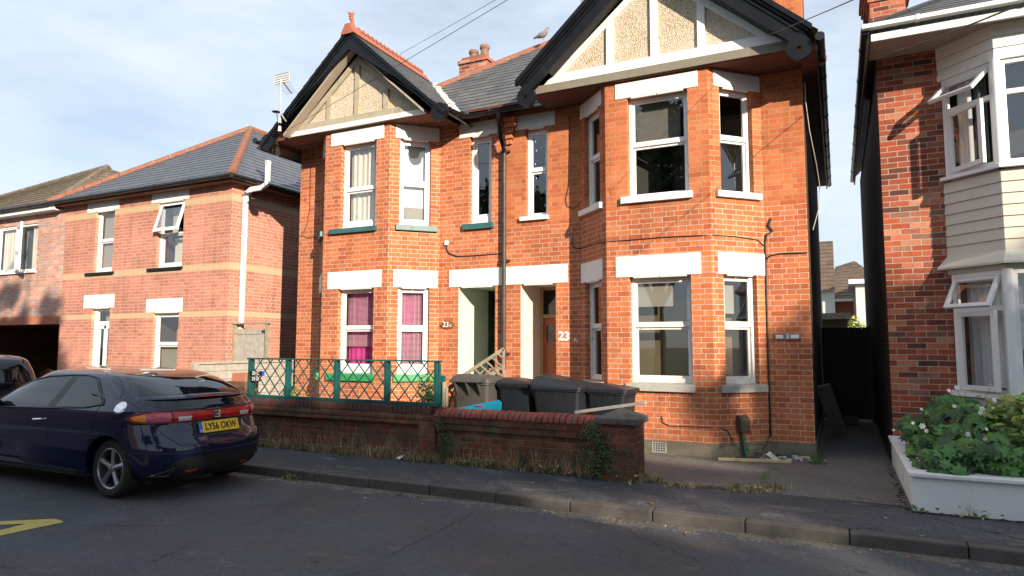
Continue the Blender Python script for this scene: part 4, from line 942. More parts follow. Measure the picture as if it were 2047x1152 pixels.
    mb=MB().mat('welsh_slate'); AP=(3.8,13.2,8.0)
    slopeplane(mb,[(.42,9.2,5.58),(7.2,9.2,5.58),AP],.2); slopeplane(mb,[(.42,9.2,5.58),AP,(3.8,14.5,8.0),(.42,17.8,5.58)],.2); slopeplane(mb,[(7.2,9.2,5.58),(7.2,17.8,5.58),(3.8,14.5,8.0),AP],.2); mb.build('roof',H)
    mb=MB().mat('black_plastic'); hipline(mb,(.44,9.22,5.58),AP,.06,6); mb.build('hip_tiles',H,smooth=True)
    mb=MB().mat('mottled_dark_red_brick'); mb.box((.63,11.6,5.4),(1.12,12.5,7.02))
    for i in range(4): mb.box((.63-.03*(i+1),11.6-.03*(i+1),7.02+.075*i),(1.12+.03*(i+1),12.5,7.02+.073*(i+1)))
    mb.box((.58,11.55,7.32),(1.16,12.5,8.3)); mb.build('chimney',H)
nh()
# ============================================================ PASSAGE
g=thing('passage_gate',(.12,15,.1),'tall black boarded gate closing the dark passage between the houses','gate')
mb=MB().mat('black_gloss_paint')
for i in range(7): mb.box((-.31+i*.122,15,.16),(-.31+i*.122+.119,15.03,1.97))
mb.box((-.31,15.031,.2),(.54,15.06,1.93)); mb.build('boarding',g)
mb=MB().mat('black_gloss_paint').box((.545,14.98,.1),(.58,15.05,2.0)); mb.build('post',g)
mb=MB().mat('grey_fascia').obox((-.25,11.6,.98),(-.02,12.5,.12),.03,.22,up=(1,0,.3)); tag(mb.build('leaning_board'),'dark narrow board leaning on the side wall in the passage','board')
mb=MB().mat('kerb_stone').box((.02,14.2,.1),(.28,14.5,.26)); tag(mb.build('stone_block',bevel=.02),'small pale block on the ground before the passage gate','block')
# houses beyond the passage
def bgr():
    H=thing('distant_tiled_house',(-3,38,0),'distant cream house with tall brown tiled roof seen over the passage gate','house')
    mb=MB().mat('distant_white').box((-6,35,0),(-.1,42,4.25)); mb.build('wall',H)
    mb=MB().mat('brown_pantile'); slopeplane(mb,[(-6,34.7,4.25),(-.08,34.7,4.25),(-.08,38,7.0),(-6,38,7.0)],.35,.03); mb.poly([(-.08,34.7,4.25),(-.08,41,4.25),(-.08,38,7.0)]); mb.build('roof',H)
    mb=MB().mat('window_glass').box((-1.6,34.96,2.6),(-.6,34.99,3.7)); mb.build('window',H)
    H=thing('distant_hipped_house',(2,44,0),'distant red brick house with a low grey hipped roof over the gate','house')
    mb=MB().mat('distant_brick').box((-.6,41,0),(3,50,4.05)); mb.build('wall',H)
    mb=MB().mat('brown_pantile'); slopeplane(mb,[(-1,40.6,4.15),(3.3,40.6,4.15),(1,44,6.6),(.0,44,6.3)][:4],.35,.03); mb.poly([(-1,40.6,4.15),(0,44,6.3),(-1,50,4.15)]); mb.poly([(3.3,40.6,4.15),(3.3,50,4.15),(1,44,6.6)]); mb.build('roof',H)
    mb=MB().mat('white_upvc').box((-1,40.5,4.02),(3.3,40.6,4.16)); mb.build('gutter',H)
    H=thing('distant_white_house',(1.6,36,0),'sliver of a distant white house beside the right wall of the passage','house')
    mb=MB().mat('distant_white').box((.78,34,0),(3,40,4.4)); mb.build('wall',H)
    mb=MB().mat('white_upvc').box((.5,33.7,4.4),(3,40,4.6)); mb.build('fascia',H)
    mb=MB().mat('brown_pantile'); mb.prism([(.5,33.7,4.6),(3,33.7,4.6),(3,33.7,5.8)],(0,6,0)); mb.build('roof',H)
    S=thing('garden_shed',(-.3,22,0),'grey flat-roofed shed just above the top of the black gate','shed')
    mb=MB().mat('grey_fascia').box((-2,21,0),(.25,24,2.35)); mb.build('wall',S)
    mb=MB().mat('silver_wood').box((-2.1,20.8,2.35),(.32,24.2,2.52)); mb.build('roof',S)
bgr()
# ============================================================ LOW GARDEN WALLS
def bwall():
    H=thing('recessed_garden_wall',(-6.7,7.5,.1),'long low brown brick garden wall with a recessed panel under the green lattice','wall')
    mb=MB().mat('old_garden_brick'); y=7.43
    mb.box((-9.9,y+.06,.05),(-5.0,y+.22,.56)); mb.box((-5.0,y,.05),(-4.745,y+.22,.56)); mb.box((-9.9,y-.002,.56),(-4.745,y+.22,.625)); mb.box((-9.9,y-.012,.626),(-4.745,y+.23,.70)); mb.build('wall',H)
    mb=MB().mat('kerb_stone'); mb.box((-9.9,y-.012,.05),(-5.01,y+.03,.19)); mb.build('ledge',H,bevel=.008)
    mb=MB().mat('dark_coping'); x=-9.9; r=random.Random(2)
    while x<-4.82: 
        mb.box((x,y-.018+r.uniform(-.003,.003),.703),(x+.067,y+.235,.80+r.uniform(-.004,.003))); x+=.075
    mb.build('coping',H,bevel=.005)
    H2=thing('brick_pier',(-8.35,7.5,.1),'short square brick pier rising from the garden wall beside the car','pier')
    mb=MB().mat('old_garden_brick').box((-8.62,y-.02,.8),(-8.16,y+.25,1.03)); mb.build('shaft',H2)
    mb=MB().mat('distant_brick').box((-8.46,y,1.031),(-8.17,y+.2,1.16)); mb.build('top_course',H2,bevel=.006)
    H=thing('coped_garden_wall',(-3.5,7.5,.1),'low weathered brick garden wall with rounded red coping in front of the bins','wall')
    mb=MB().mat('old_garden_brick'); mb.box((-4.74,y+.03,.05),(-2.46,y+.22,.52)); mb.box((-4.74,y-.004,.52),(-2.46,y+.23,.60)); mb.box((-4.74,y-.02,.601),(-2.46,y+.24,.675)); mb.build('wall',H)
    mb=MB().mat('red_coping'); x=-4.73; yc=y+.11
    while x<-2.5:
        wd=.067; s=r.uniform(-.006,.006); n=8
        pts=[(x,yc-.15,.678)]+[(x,yc-.15*math.cos(math.pi*i/n),.70+s+.085*math.sin(math.pi*i/n)) for i in range(n+1)]+[(x,yc+.15,.678)]
        mb.prism(pts,(wd,0,0)); x+=.0757
    mb.build('coping',H,bevel=.006)
    mb=MB().mat('old_garden_brick'); mb.box((-2.455,7.27,.05),(-2.055,7.68,.72)); p=mb.build('pier',H)
    mb=MB().mat('cap_stone'); a,b,c,d=-2.50,-2.01,7.22,7.72
    mb.add([(a,c,.722),(b,c,.722),(b,d,.722),(a,d,.722),(a,c,.79),(b,c,.79),(b,d,.79),(a,d,.79),((a+b)/2,(c+d)/2,.89)],[(0,3,2,1),(0,1,5,4),(1,2,6,5),(2,3,7,6),(3,0,4,7),(4,5,8),(5,6,8),(6,7,8),(7,4,8)]); mb.build('pier_cap',p,bevel=.008)
    mb=MB().mat('kerb_stone'); mb.box((-4.7,y-.05,.05),(-2.1,y-.0,.14)); mb.build('footing',H,bevel=.01)
bwall()
# green lattice fence
def gf():
    H=thing('lattice_fence',(-6.4,7.48,.8),'teal painted wooden lattice fence standing on the long garden wall','fence')
    y=7.48; xs=[-8.12,-7.36,-6.44,-5.56,-4.76]
    for i,x in enumerate(xs):
        mb=MB().mat('teal_fence_paint'); mb.box((x-.026,y-.03,.802),(x+.026,y+.05,1.375)); mb.box((x+.027,y-.0,.83),(x+.048,y+.035,1.35)); mb.build('post',H,bevel=.004)
    mb=MB().mat('teal_fence_paint').box((-8.17,y-.045,1.377),(-4.70,y+.055,1.397)); mb.build('top_rail',H,bevel=.003)
    mb=MB().mat('teal_fence_paint').box((-8.17,y-.055,.802),(-4.70,y-.031,.85)); mb.build('bottom_rail',H,bevel=.003)
    for x0,x1 in zip(xs,xs[1:]):
        mb=MB().mat('teal_fence_paint'); a,b=x0+.035,x1-.035; z0,z1=.85,1.375; h=z1-z0; sl=1.15; st=.205
        k=a-h/sl
        for sgn in (1,-1):
            c=a-h/sl-st
            while c<b+h/sl+st:
                # line x=c+t/sl*sgn.. from bottom
                p=[];
                def at(z): return c+sgn*(z-z0)/sl
                za,zb=z0,z1
                xa,xb=at(za),at(zb)
                if sgn>0:
                    if xa<a: za=z0+(a-c)*sl; xa=a
                    if xb>b: zb=z0+(b-c)*sl; xb=b
                else:
                    if xa>b: za=z0+(c-b)*sl; xa=b
                    if xb<a: zb=z0+(c-a)*sl; xb=a
                if zb-za>.03: mb.obox((xa,y+(.0 if sgn>0 else .009),za),(xb,y+(.0 if sgn>0 else .009),zb),.016,.007,up=(0,1,0))
                c+=st
        mb.build('lattice_panel',H)
    # address tiles
    t=thing('address_tiles',(-7.93,7.44,1.05),'two small tiles reading 23 C and 23 D on the left end of the lattice','sign')
    mb=MB().mat('black_print'); mb.box((-8.09,7.435,1.13),(-7.83,7.445,1.20)); mb.box((-8.07,7.435,1.045),(-7.87,7.445,1.118)); mb.build('tile',t)
    mb=MB().mat('plate_blue').box((-7.829,7.434,1.13),(-7.79,7.445,1.20)); mb.build('blue_tile',t)
    text('lettering','23 C',.075,frame_on((-7.965,7.433,1.165),(1,0,0),(0,-1,0)),'white_print',t,.002); text('lettering','23 D',.075,frame_on((-7.965,7.433,1.081),(1,0,0),(0,-1,0)),'white_print',t,.002)
gf()
# signs on the house
def signs():
    t=thing('house_plaque',(-6.14,9.98,1.95),'brown pointed oval plaque reading 23c beside the left doorway','sign')
    mb=MB().mat('brown_plaque'); c=(-6.14,1.955); a,b=.155,.075
    pts=[(c[0]-a,9.975,c[1]),(c[0]-a*.72,9.975,c[1]+b*.55),(c[0]-.04,9.975,c[1]+b*.85),(c[0],9.975,c[1]+b*1.15),(c[0]+.04,9.975,c[1]+b*.85),(c[0]+a*.72,9.975,c[1]+b*.6),(c[0]+a,9.975,c[1]),(c[0]+a*.72,9.975,c[1]-b*.7),(c[0],9.975,c[1]-b*1.05),(c[0]-a*.72,9.975,c[1]-b*.7)]
    mb.prism(pts[::-1],(0,.022,0)); mb.build('board',t,bevel=.006,fixn=True)
    text('lettering','23',.13,frame_on((-6.17,9.972,1.955),(1,0,0),(0,-1,0)),'white_print',t); text('lettering','c',.09,frame_on((-6.07,9.972,1.945),(1,0,0),(0,-1,0)),'white_print',t)
    M=Matrix.Translation(Vector((0,0,0)))
    o=text('painted_number','23',.20,frame_on((-3.96,9.997,1.74),(1,0,-.06),(0,-1,0)),'white_print',None,.003,bold=.006); tag(o,'white number 23 painted on the brick right of the orange door','number')
    o=text('painted_letter','A',.10,frame_on((-3.765,9.997,1.68),(1,0,0),(0,-1,0)),'white_print',None,.003,bold=.002); tag(o,'small white letter A painted after the number 23','letter')
    t=thing('nameplate',(-.635,9.98,1.73),'narrow metal nameplate with a 3 between two white tags by the right corner','sign')
    mb=MB().mat('steel_plate').box((-.80,9.98,1.685),(-.47,10.0,1.765)); mb.build('backplate',t,bevel=.004)
    mb=MB().mat('white_print').box((-.785,9.972,1.70),(-.69,9.979,1.75)); mb.box((-.595,9.972,1.70),(-.49,9.979,1.75)); mb.build('tag',t)
    text('lettering','3',.085,frame_on((-.635,9.975,1.725),(1,0,0),(0,-1,0)),'white_print',t,bold=.003)
signs()
# ============================================================ CARS
def interp(T,z):
    if z<=T[0][0]: return T[0][1]
    for (a,p),(b,q) in zip(T,T[1:]):
        if z<=b:
            t=(z-a)/(b-a); return p+(q-p)*t
    return T[-1][1]
def smooth_tab(T,n=60):
    z0,z1=T[0][0],T[-1][0]; out=[]
    # Catmull-like smoothing by local averaging
    for i in range(n+1):
        z=z0+(z1-z0)*i/n; h=.018
        out.append((z,(interp(T,z-h)+2*interp(T,z)+interp(T,z+h))/4))
    out[0]=(z0,T[0][1]); out[-1]=(z1,T[-1][1]); return out
class Car:
    def __init__(s,x0,yc,xr,xf,w,p=8,q=3.2,paint='navy_paint',ys=1):
        s.ys=ys; w=[(a,b*ys) for a,b in w]
        s.x0,s.yc,s.xr,s.xf,s.w,s.p,s.q=x0,yc,smooth_tab(xr),smooth_tab(xf),smooth_tab(w),p,q; s.paint=paint; s.zmin=w[0][0]; s.zmax=w[-1][0]
    def par(s,z):
        a=interp(s.xr,z); b=interp(s.xf,z); return (a+b)/2,(a-b)/2,interp(s.w,z)
    def side(s,x,z,off=0,sg=-1):
        c,a,w=s.par(z); X=min(.9999,abs((x-c)/a)); y=w*(1-X**s.p)**(1/s.q); return (s.x0+x,s.yc+sg*(y+off),z)
    def rear(s,y,z,off=0):
        y=y*s.ys; c,a,w=s.par(z); Y=min(.9999,abs(y/w)); x=c+a*(1-Y**s.q)**(1/s.p); return (s.x0+x+off,s.yc+y,z)
    def body(s):
        N_=112; n=64; vs=[]; fs=[]
        for i in range(n+1):
            t=i/n; z=s.zmin+(s.zmax-s.zmin)*(1-(1-t)**1.5)
            c,a,w=s.par(z)
            if i==n: w*=.3; a*=.35
            for k in range(N_):
                th=2*math.pi*k/N_; ct,st=math.cos(th),math.sin(th)
                vs.append((s.x0+c+a*math.copysign(abs(ct)**(2/s.p),ct),s.yc+w*math.copysign(abs(st)**(2/s.q),st),z))
        for i in range(n):
            for k in range(N_): fs.append((i*N_+k,i*N_+(k+1)%N_,(i+1)*N_+(k+1)%N_,(i+1)*N_+k))
        fs.append(list(range(N_))[::-1]); fs.append([n*N_+k for k in range(N_)])
        return MB().mat(s.paint).add(vs,fs)
    def patch(s,poly_top,poly_bot,mat,name,parent,off=.004,which='side',n=20,m=6,label=None,sg=-1,mb=None,build=True):
        """region between a bottom polyline and a top polyline given in (coord, z)"""
        mb=mb or MB(); mb.mat(mat); vs=[]
        def pl(P,t):
            L_=[0]
            for a,b in zip(P,P[1:]): L_.append(L_[-1]+math.hypot(b[0]-a[0],b[1]-a[1]))
            d=t*L_[-1]
            for i,(a,b) in enumerate(zip(P,P[1:])):
                if d<=L_[i+1]+1e-9:
                    q=(d-L_[i])/max(1e-9,L_[i+1]-L_[i]); return (a[0]+(b[0]-a[0])*q,a[1]+(b[1]-a[1])*q)
            return P[-1]
        for j in range(m+1):
            for i in range(n+1):
                A=pl(poly_bot,i/n); B=pl(poly_top,i/n); t=j/m; c=A[0]+(B[0]-A[0])*t; z=A[1]+(B[1]-A[1])*t
                vs.append(s.side(c,z,off,sg) if which=='side' else s.rear(c,z,off))
        fs=[(j*(n+1)+i,j*(n+1)+i+1,(j+1)*(n+1)+i+1,(j+1)*(n+1)+i) for j in range(m) for i in range(n)]
        mb.add(vs,fs)
        if not build: return mb
        o=mb.build(name,parent,smooth='all'); 
        if label: o['label']=label
        return o
    def line(s,P,mb,r=.004,which='side',sg=-1,off=.0):
        pts=[]
        for (a,b) in zip(P,P[1:]):
            for k in range(8):
                t=k/8; c=a[0]+(b[0]-a[0])*t; z=a[1]+(b[1]-a[1])*t; pts.append(s.side(c,z,off,sg) if which=='side' else s.rear(c,z,off))
        pts.append(s.side(*P[-1],off,sg) if which=='side' else s.rear(*P[-1],off)); mb.tube(pts,r,6)
def wheel(parent,cx,y,cz,r,sg,spokes=5):
    """sg -1: outer face towards the street"""
    o=thing('wheel',(cx,y,cz),None,None); del_keys=[k for k in list(o.keys())]
    for k in del_keys: del o[k]
    bpy.data.objects.remove(o)
    mb=MB().mat('tyre_rubber'); wd=.205; yo=y; yi=y-sg*wd; rr=r*.70
    prof=[(rr,0),(rr+.012,-.006),(r-.035,-.012),(r-.008,.006),(r,.03),(r,wd-.03),(r-.01,wd),(rr,wd)]
    mb.lathe([(a,b*(-sg)) for a,b in prof],(cx,yo,cz),'y',44); t=mb.build('wheel',parent,smooth=True,fixn=True)
    mb=MB().mat('alloy'); mb.lathe([(rr+.004,.0),(rr-.006,-.004),(rr-.018,.004),(rr-.022,.05),(rr-.024,.15)] if sg<0 else [(rr+.004,0),(rr-.006,.004),(rr-.018,-.004),(rr-.022,-.05),(rr-.024,-.15)],(cx,yo,cz),'y',44)
    for k in range(spokes):
        a=2*math.pi*k/spokes+.25; ca,sa=math.cos(a),math.sin(a); R1=rr-.012
        def P(rad_,t,dy): return (cx+ca*rad_-sa*t,yo-sg*dy,cz+sa*rad_+ca*t)
        w0,w1,w2=.030,.024,.036
        prof=[(.035,w0,.012),(R1*.55,w1,.006),(R1,w2,.004)]
        vs=[]
        for rad_,w_,dy in prof: vs+= [P(rad_,-w_,dy+.012),P(rad_,0,dy-.004),P(rad_,w_,dy+.012),P(rad_,w_,dy+.04),P(rad_,-w_,dy+.04)]
        fs=[]
        for i in range(2):
            for j in range(5): fs.append((i*5+j,i*5+(j+1)%5,(i+1)*5+(j+1)%5,(i+1)*5+j))
        mb.add(vs,fs)
    mb.lathe([(.001,-.004),(.022,-.002),(.045,.008),(.05,.03)] if sg<0 else [(.001,.004),(.022,.002),(.045,-.008),(.05,-.03)],(cx,yo,cz),'y',20)
    mb.build('rim',t,smooth=True,fixn=True)
    mb=MB().mat('cast_iron'); mb.lathe([(.001,.07),(.13,.07),(.13,.085)] if sg<0 else [(.001,-.07),(.13,-.07),(.13,-.085)],(cx,yo,cz),'y',24); mb.build('brake_disc',t,smooth=True,fixn=True)
def finish_body(C,parent,arches,wr=.345):
    o=C.body().build('body',parent,smooth='all')
    b=bmesh.new(); b.from_mesh(o.data); bmesh.ops.recalc_face_normals(b,faces=b.faces); b.to_mesh(o.data); b.free()
    for (cx,cz) in arches:
        mb=MB().mat('car_trim_black'); mb.lathe([(.001,-1.2),(wr,-1.2),(wr,1.2),(.001,1.2)],(C.x0+cx,C.yc,cz),'y',48)
        # two pockets, one each side, so the middle of the car stays
        for sg in (-1,1):
            mb=MB().mat('car_trim_black'); y0=sg*(.60); y1=sg*1.1
            mb.lathe([(.0005,min(y0,y1)),(wr,min(y0,y1)),(wr,max(y0,y1)),(.0005,max(y0,y1))],(C.x0+cx,C.yc,cz),'y',48)
            c=mb.build('cutter',parent,fixn=True,merge=.001); md=o.modifiers.new('arch','BOOLEAN'); md.operation='DIFFERENCE'; md.object=c; md.solver='EXACT'
            c.hide_render=True; cutters.append((o,c))
    return o
cutters=[]
def civic():
    x0,yc=-6.08,5.265
    xr=[(.17,-.25),(.24,-.10),(.34,-.02),(.45,0),(.54,-.005),(.60,-.035),(.66,-.085),(.74,-.12),(.79,-.14),(.83,-.125),(.89,-.15),(.93,-.20),(.98,-.24),(1.02,-.27),(1.05,-.33),(1.08,-.39),(1.12,-.48),(1.16,-.57),(1.20,-.68),(1.24,-.80),(1.27,-.93),(1.295,-1.12),(1.315,-1.42),(1.33,-1.8),(1.34,-2.15)]
    xf=[(.17,-3.95),(.25,-4.15),(.45,-4.24),(.6,-4.2),(.7,-4.1),(.78,-3.92),(.84,-3.68),(.89,-3.45),(.94,-3.28),(1.0,-3.1),(1.06,-2.95),(1.15,-2.72),(1.22,-2.53),(1.28,-2.40),(1.31,-2.33),(1.34,-2.2)]
    w=[(.17,.72),(.22,.80),(.32,.865),(.5,.885),(.68,.885),(.82,.875),(.88,.868),(.92,.85),(.96,.83),(1.0,.80),(1.1,.750),(1.2,.695),(1.25,.66),(1.28,.62),(1.305,.53),(1.325,.36),(1.34,.05)]
    C=Car(x0,yc,xr,xf,w,8,3.4,ys=.925)
    H=thing('hatchback_car',(x0-2.1,yc,0),'dark navy hatchback with a full-width red tail lamp parked by the kerb','car','cars parked along the kerb')
    o=finish_body(C,H,[(-.78,.31),(-3.41,.31)])
    # glass on the near and far side
    for sg in (-1,1):
        C.patch([(-2.93,.915),(-2.72,1.07),(-2.45,1.165),(-2.15,1.215),(-1.72,1.235)],[(-2.93,.875),(-2.6,.885),(-1.87,.905)],'car_glass','front_door_glass',H,sg=sg,off=.005,n=24)
        C.patch([(-1.62,1.235),(-1.45,1.235),(-1.27,1.215)],[(-1.76,.915),(-1.2,.935),(-.96,.975)],'car_glass','rear_door_glass',H,sg=sg,off=.005,n=14)
        mb=MB().mat('car_trim_black')
        C.line([(-2.97,.87),(-2.6,.875),(-1.85,.895),(-1.2,.925),(-.93,.965)],mb,.010,sg=sg,off=.002); C.line([(-2.97,.87),(-2.95,.92),(-2.74,1.08),(-2.45,1.178),(-2.15,1.23),(-1.72,1.252),(-1.45,1.252),(-1.25,1.228),(-.96,1.0),(-.93,.965)],mb,.011,sg=sg,off=.002)
        mb.build('window_surround',H,smooth=True)
        C.patch([(-1.72,1.245),(-1.60,1.245)],[(-1.88,.90),(-1.74,.91)],'car_trim_black','door_pillar',H,sg=sg,off=.006,n=6)
        
        mb=MB().mat('black_print'); C.line([(-1.84,.89),(-1.80,.6),(-1.83,.25)],mb,.0035,sg=sg); C.line([(-.97,.95),(-1.02,.80),(-1.08,.66)],mb,.0035,sg=sg); C.line([(-3.0,.86),(-3.03,.5),(-3.0,.25)],mb,.0035,sg=sg); C.line([(-3.0,.25),(-1.83,.25),(-1.2,.25)],mb,.004,sg=sg); mb.build('door_gap',H)
        mb=MB().mat('car_trim_black'); C.line([(-3.05,.19),(-1.2,.19)],mb,.02,sg=sg); mb.build('side_skirt',H)
        # mirror
        y=C.side(-2.85,.93,0,sg)[1]; mb=MB().mat('car_trim_black'); mb.tube([(x0-2.86,y,.93),(x0-2.87,y+sg*.07,.94)],.02,8)
        mb.mat('navy_paint'); mb.tube([(x0-2.87,y+sg*.05,.955),(x0-2.88,y+sg*.09,.955),(x0-2.89,y+sg*.2,.955),(x0-2.9,y+sg*.235,.95)],[.05,.075,.07,.035],14); mb.mat('amber_plastic'); mb.box((x0-2.94,y+sg*.15,.94),(x0-2.955,y+sg*.19,.975)); mb.build('wing_mirror',H,smooth=True)
        wheel(H,x0-.78,yc+sg*.755,.31,.30,sg); wheel(H,x0-3.41,yc+sg*.755,.31,.30,sg)
        # rear lamp wrapping round the corner
        mb=C.patch([(-.54,.835),(-.45,.870),(-.28,.905),(-.17,.908)],[(-.54,.828),(-.42,.80),(-.28,.79),(-.17,.79)],'red_plastic','',None,sg=sg,off=.006,n=14,build=False)
        mb=C.patch([(-.47,.85),(-.33,.885)],[(-.45,.818),(-.32,.802)],'amber_plastic','',None,sg=sg,off=.009,n=8,mb=mb,build=False)
        mb.mat('car_trim_black'); C.line([(-.55,.832),(-.45,.876),(-.28,.91),(-.15,.912)],mb,.006,sg=sg,off=.006); C.line([(-.55,.832),(-.42,.795),(-.28,.785),(-.15,.785)],mb,.006,sg=sg,off=.006)
        mb.build('side_lamp',H,smooth=True)
        # black triangle exhaust finisher in the bumper corner
        mb=C.patch([(.57,.335),(.64,.29),(.72,.25)] if sg>0 else [(-.72,.25),(-.64,.29),(-.57,.335)],[(.57,.25),(.72,.247)] if sg>0 else [(-.72,.247),(-.57,.25)],'black_print','',None,which='rear',off=.006,n=10,build=False)
        mb.mat('chrome'); C.line([(sg*.57,.338),(sg*.64,.292),(sg*.72,.251),(sg*.57,.25),(sg*.57,.338)],mb,.0025,which='rear',off=.008); mb.build('exhaust_finisher',H,smooth=True)
    # door handle and fuel cap (street side)
    mb=MB().mat('chrome'); p=C.side(-2.03,.765,.03); q=C.side(-1.87,.775,.03); mb.tube([C.side(-2.06,.765,.0),p,q,C.side(-1.84,.775,.0)],[.008,.014,.013,.008],8); mb.build('door_handle',H,smooth=True)
    mb=MB().mat('chrome'); c=C.side(-.66,.925,0); n_=28; cen=(-.655,.94)
    ring=[]; 
    for rr_ in (0,.045,.058,.066):
        ring.append([C.side(cen[0]+rr_*1.15*math.cos(2*math.pi*i/n_),cen[1]+rr_*.95*math.sin(2*math.pi*i/n_),.010 if rr_<.06 else .002) for i in range(n_)])
    vs=[v for r_ in ring for v in r_]; mb.add(vs,[(k*n_+i,k*n_+(i+1)%n_,(k+1)*n_+(i+1)%n_,(k+1)*n_+i) for k in range(3) for i in range(n_)]); mb.build('fuel_cap',H,smooth='all')
    # rear glass, spoiler, lower glass
    C.patch([(-.58,1.272),(0,1.292),(.58,1.272)],[(-.745,1.055),(-.4,1.062),(0,1.065),(.4,1.062),(.745,1.055)],'car_glass','rear_screen',H,which='rear',off=.004,n=30,m=16)
    mb=MB().mat('navy_paint'); vs=[]; n=34
    for i in range(n+1):
        y=-.79+1.58*i/n; a=C.rear(y,1.075,-.06); bx=C.rear(y*.99,1.04,.045); c=C.rear(y*.99,1.022,.035); d=C.rear(y,1.01,-.05); e=(abs(y)/.79)**6
        bx=(bx[0]-e*.05,bx[1],bx[2]); c=(c[0]-e*.05,c[1],c[2]); vs+=[a,(a[0]+.04,a[1],1.066),bx,c,d]
    mb.add(vs,[(i*5+j,i*5+(j+1)%5,(i+1)*5+(j+1)%5,(i+1)*5+j) for i in range(n) for j in range(5)]+[(0,1,2,3,4),tuple(n*5+k for k in range(5))]); mb.build('spoiler',H,smooth=True,fixn=True)
    mb=MB().mat('red_plastic'); mb.box((x0-.235,yc-.14,1.028),(x0-.222,yc+.14,1.038)); 
    C.patch([(-.14,1.037),(.14,1.037)],[(-.14,1.027),(.14,1.027)],'red_plastic','high_brake_lamp',H,which='rear',off=.047,n=8,m=2)
    C.patch([(-.74,1.005),(-.3,1.012),(0,1.014),(.3,1.012),(.74,1.005)],[(-.76,.985),(-.60,.935),(-.3,.915),(0,.91),(.3,.915),(.60,.935),(.76,.985)],'car_glass','lower_rear_glass',H,which='rear',off=.004,n=30)
    # lamp bar
    zt,zb=.895,.79
    C.patch([(-.80,.905),(-.6,.90),(0,.885),(.6,.90),(.80,.905)],[(-.80,.785),(-.5,.79),(-.36,.788),(0,.80),(.36,.788),(.5,.79),(.80,.785)],'red_plastic','tail_lamp',H,which='rear',off=.010,n=40)
    for sg in (-1,1):
        a,b=sorted((sg*.50,sg*.34)); C.patch([(a,.845),(b,.845)],[(a+.01,.80),(b-.01,.80)],'clear_plastic','reversing_lamp',H,which='rear',off=.014,n=6)
        a,b=sorted((sg*.78,sg*.56)); C.patch([(a,.888),(b,.885)],[(a+.01,.80),(b-.01,.80)],'pink_plastic','stop_lamp',H,which='rear',off=.013,n=6)
    mb=MB().mat('car_trim_black'); C.line([(-.82,.907),(-.6,.905),(0,.89),(.6,.905),(.82,.907)],mb,.006,which='rear',off=.008); C.line([(-.82,.783),(-.5,.786),(-.36,.784),(0,.795),(.36,.784),(.5,.786),(.82,.783)],mb,.006,which='rear',off=.008)
    for y in (-.54,.54): C.line([(y,.785),(y*1.02,.905)],mb,.004,which='rear',off=.011)
    mb.build('lamp_seal',H,smooth=True)
    # boot shut lines
    mb=MB().mat('black_print')
    for sg in (-1,1): C.line([(sg*.61,1.275),(sg*.77,1.04),(sg*.765,.92)],mb,.0035,which='rear'); C.line([(sg*.70,.785),(sg*.64,.66),(sg*.52,.555)],mb,.004,which='rear',off=.001)
    C.line([(-.52,.555),(0,.55),(.52,.555)],mb,.004,which='rear',off=.001); mb.build('tailgate_gap',H)
    # emblem: letter H inside a rounded frame
    mb=MB().mat('chrome'); X=C.rear(0,.84,.016)[0]; yy=yc
    fr=[(-.040,.875),(.040,.875),(.034,.808),(-.034,.808)]
    for a,b in zip(fr,fr[1:]+fr[:1]): mb.tube([(X,yy+a[0],a[1]),(X,yy+b[0],b[1])],.0045,8)
    mb.tube([(X+.003,yy-.022,.872),(X+.003,yy-.016,.811)],.0058,8); mb.tube([(X+.003,yy+.022,.872),(X+.003,yy+.016,.811)],.0058,8); mb.tube([(X+.003,yy-.018,.838),(X+.003,yy+.018,.838)],.005,8); mb.build('emblem',H,smooth=True)
    # number plate
    Xp=C.rear(.0,.715,.02)[0]; tilt=.35
    def pf(u,v,wd): return (Xp+.0+wd-tilt*v,yc+u,.715+v)
    mb=MB().mat('yellow_plate'); mb.add([pf(u,v,k) for k in (0,.008) for u,v in ((-.215,-.057),(.26,-.057),(.26,.057),(-.215,.057))],[(3,2,1,0),(4,5,6,7),(0,1,5,4),(1,2,6,5),(2,3,7,6),(3,0,4,7)])
    mb.mat('plate_blue'); mb.add([pf(u,v,k) for k in (0,.009) for u,v in ((-.26,-.057),(-.2155,-.057),(-.2155,.057),(-.26,.057))],[(3,2,1,0),(4,5,6,7),(0,1,5,4),(1,2,6,5),(2,3,7,6),(3,0,4,7)]); np_=mb.build('number_plate',H)
    nrm=Vector((1,0,tilt)); T=frame_on(pf(.022,-.002,.010),(0,1,0),nrm); text('lettering','LY56 OKW',.105,T@Matrix.Diagonal((.80,1,1,1)),'black_print',np_,.001,bold=.0025)
    text('country_letters','GB',.03,frame_on(pf(-.237,-.035,.011),(0,1,0),nrm),'white_print',np_,.001)
    mb=MB().mat('black_print'); C.line([(-.86,.50),(-.5,.475),(0,.468),(.5,.475),(.86,.50)],mb,.004,which='rear',off=.001); mb.build('bumper_crease',H)
    for k_ in range(7): C.patch([(-.50+k_*.022,.872),(-.492+k_*.022,.872)],[(-.50+k_*.022,.852),(-.492+k_*.022,.852)],'pink_plastic','lamp_rib',H,which='rear',off=.0135,n=1,m=1)
    C.patch([(-.33,.79),(0,.80),(.33,.79)],[(-.30,.63),(0,.62),(.30,.63)],'black_print','plate_recess',H,which='rear',off=.0025,n=16)
    # lower bumper insert
    C.patch([(-.84,.235),(-.9,.24),(0,.24),(.84,.235)][:1]+[(0,.245),(.84,.235)],[(-.80,.175),(0,.18),(.80,.175)],'car_trim_black','bumper_lip',H,which='rear',off=.004,n=30)
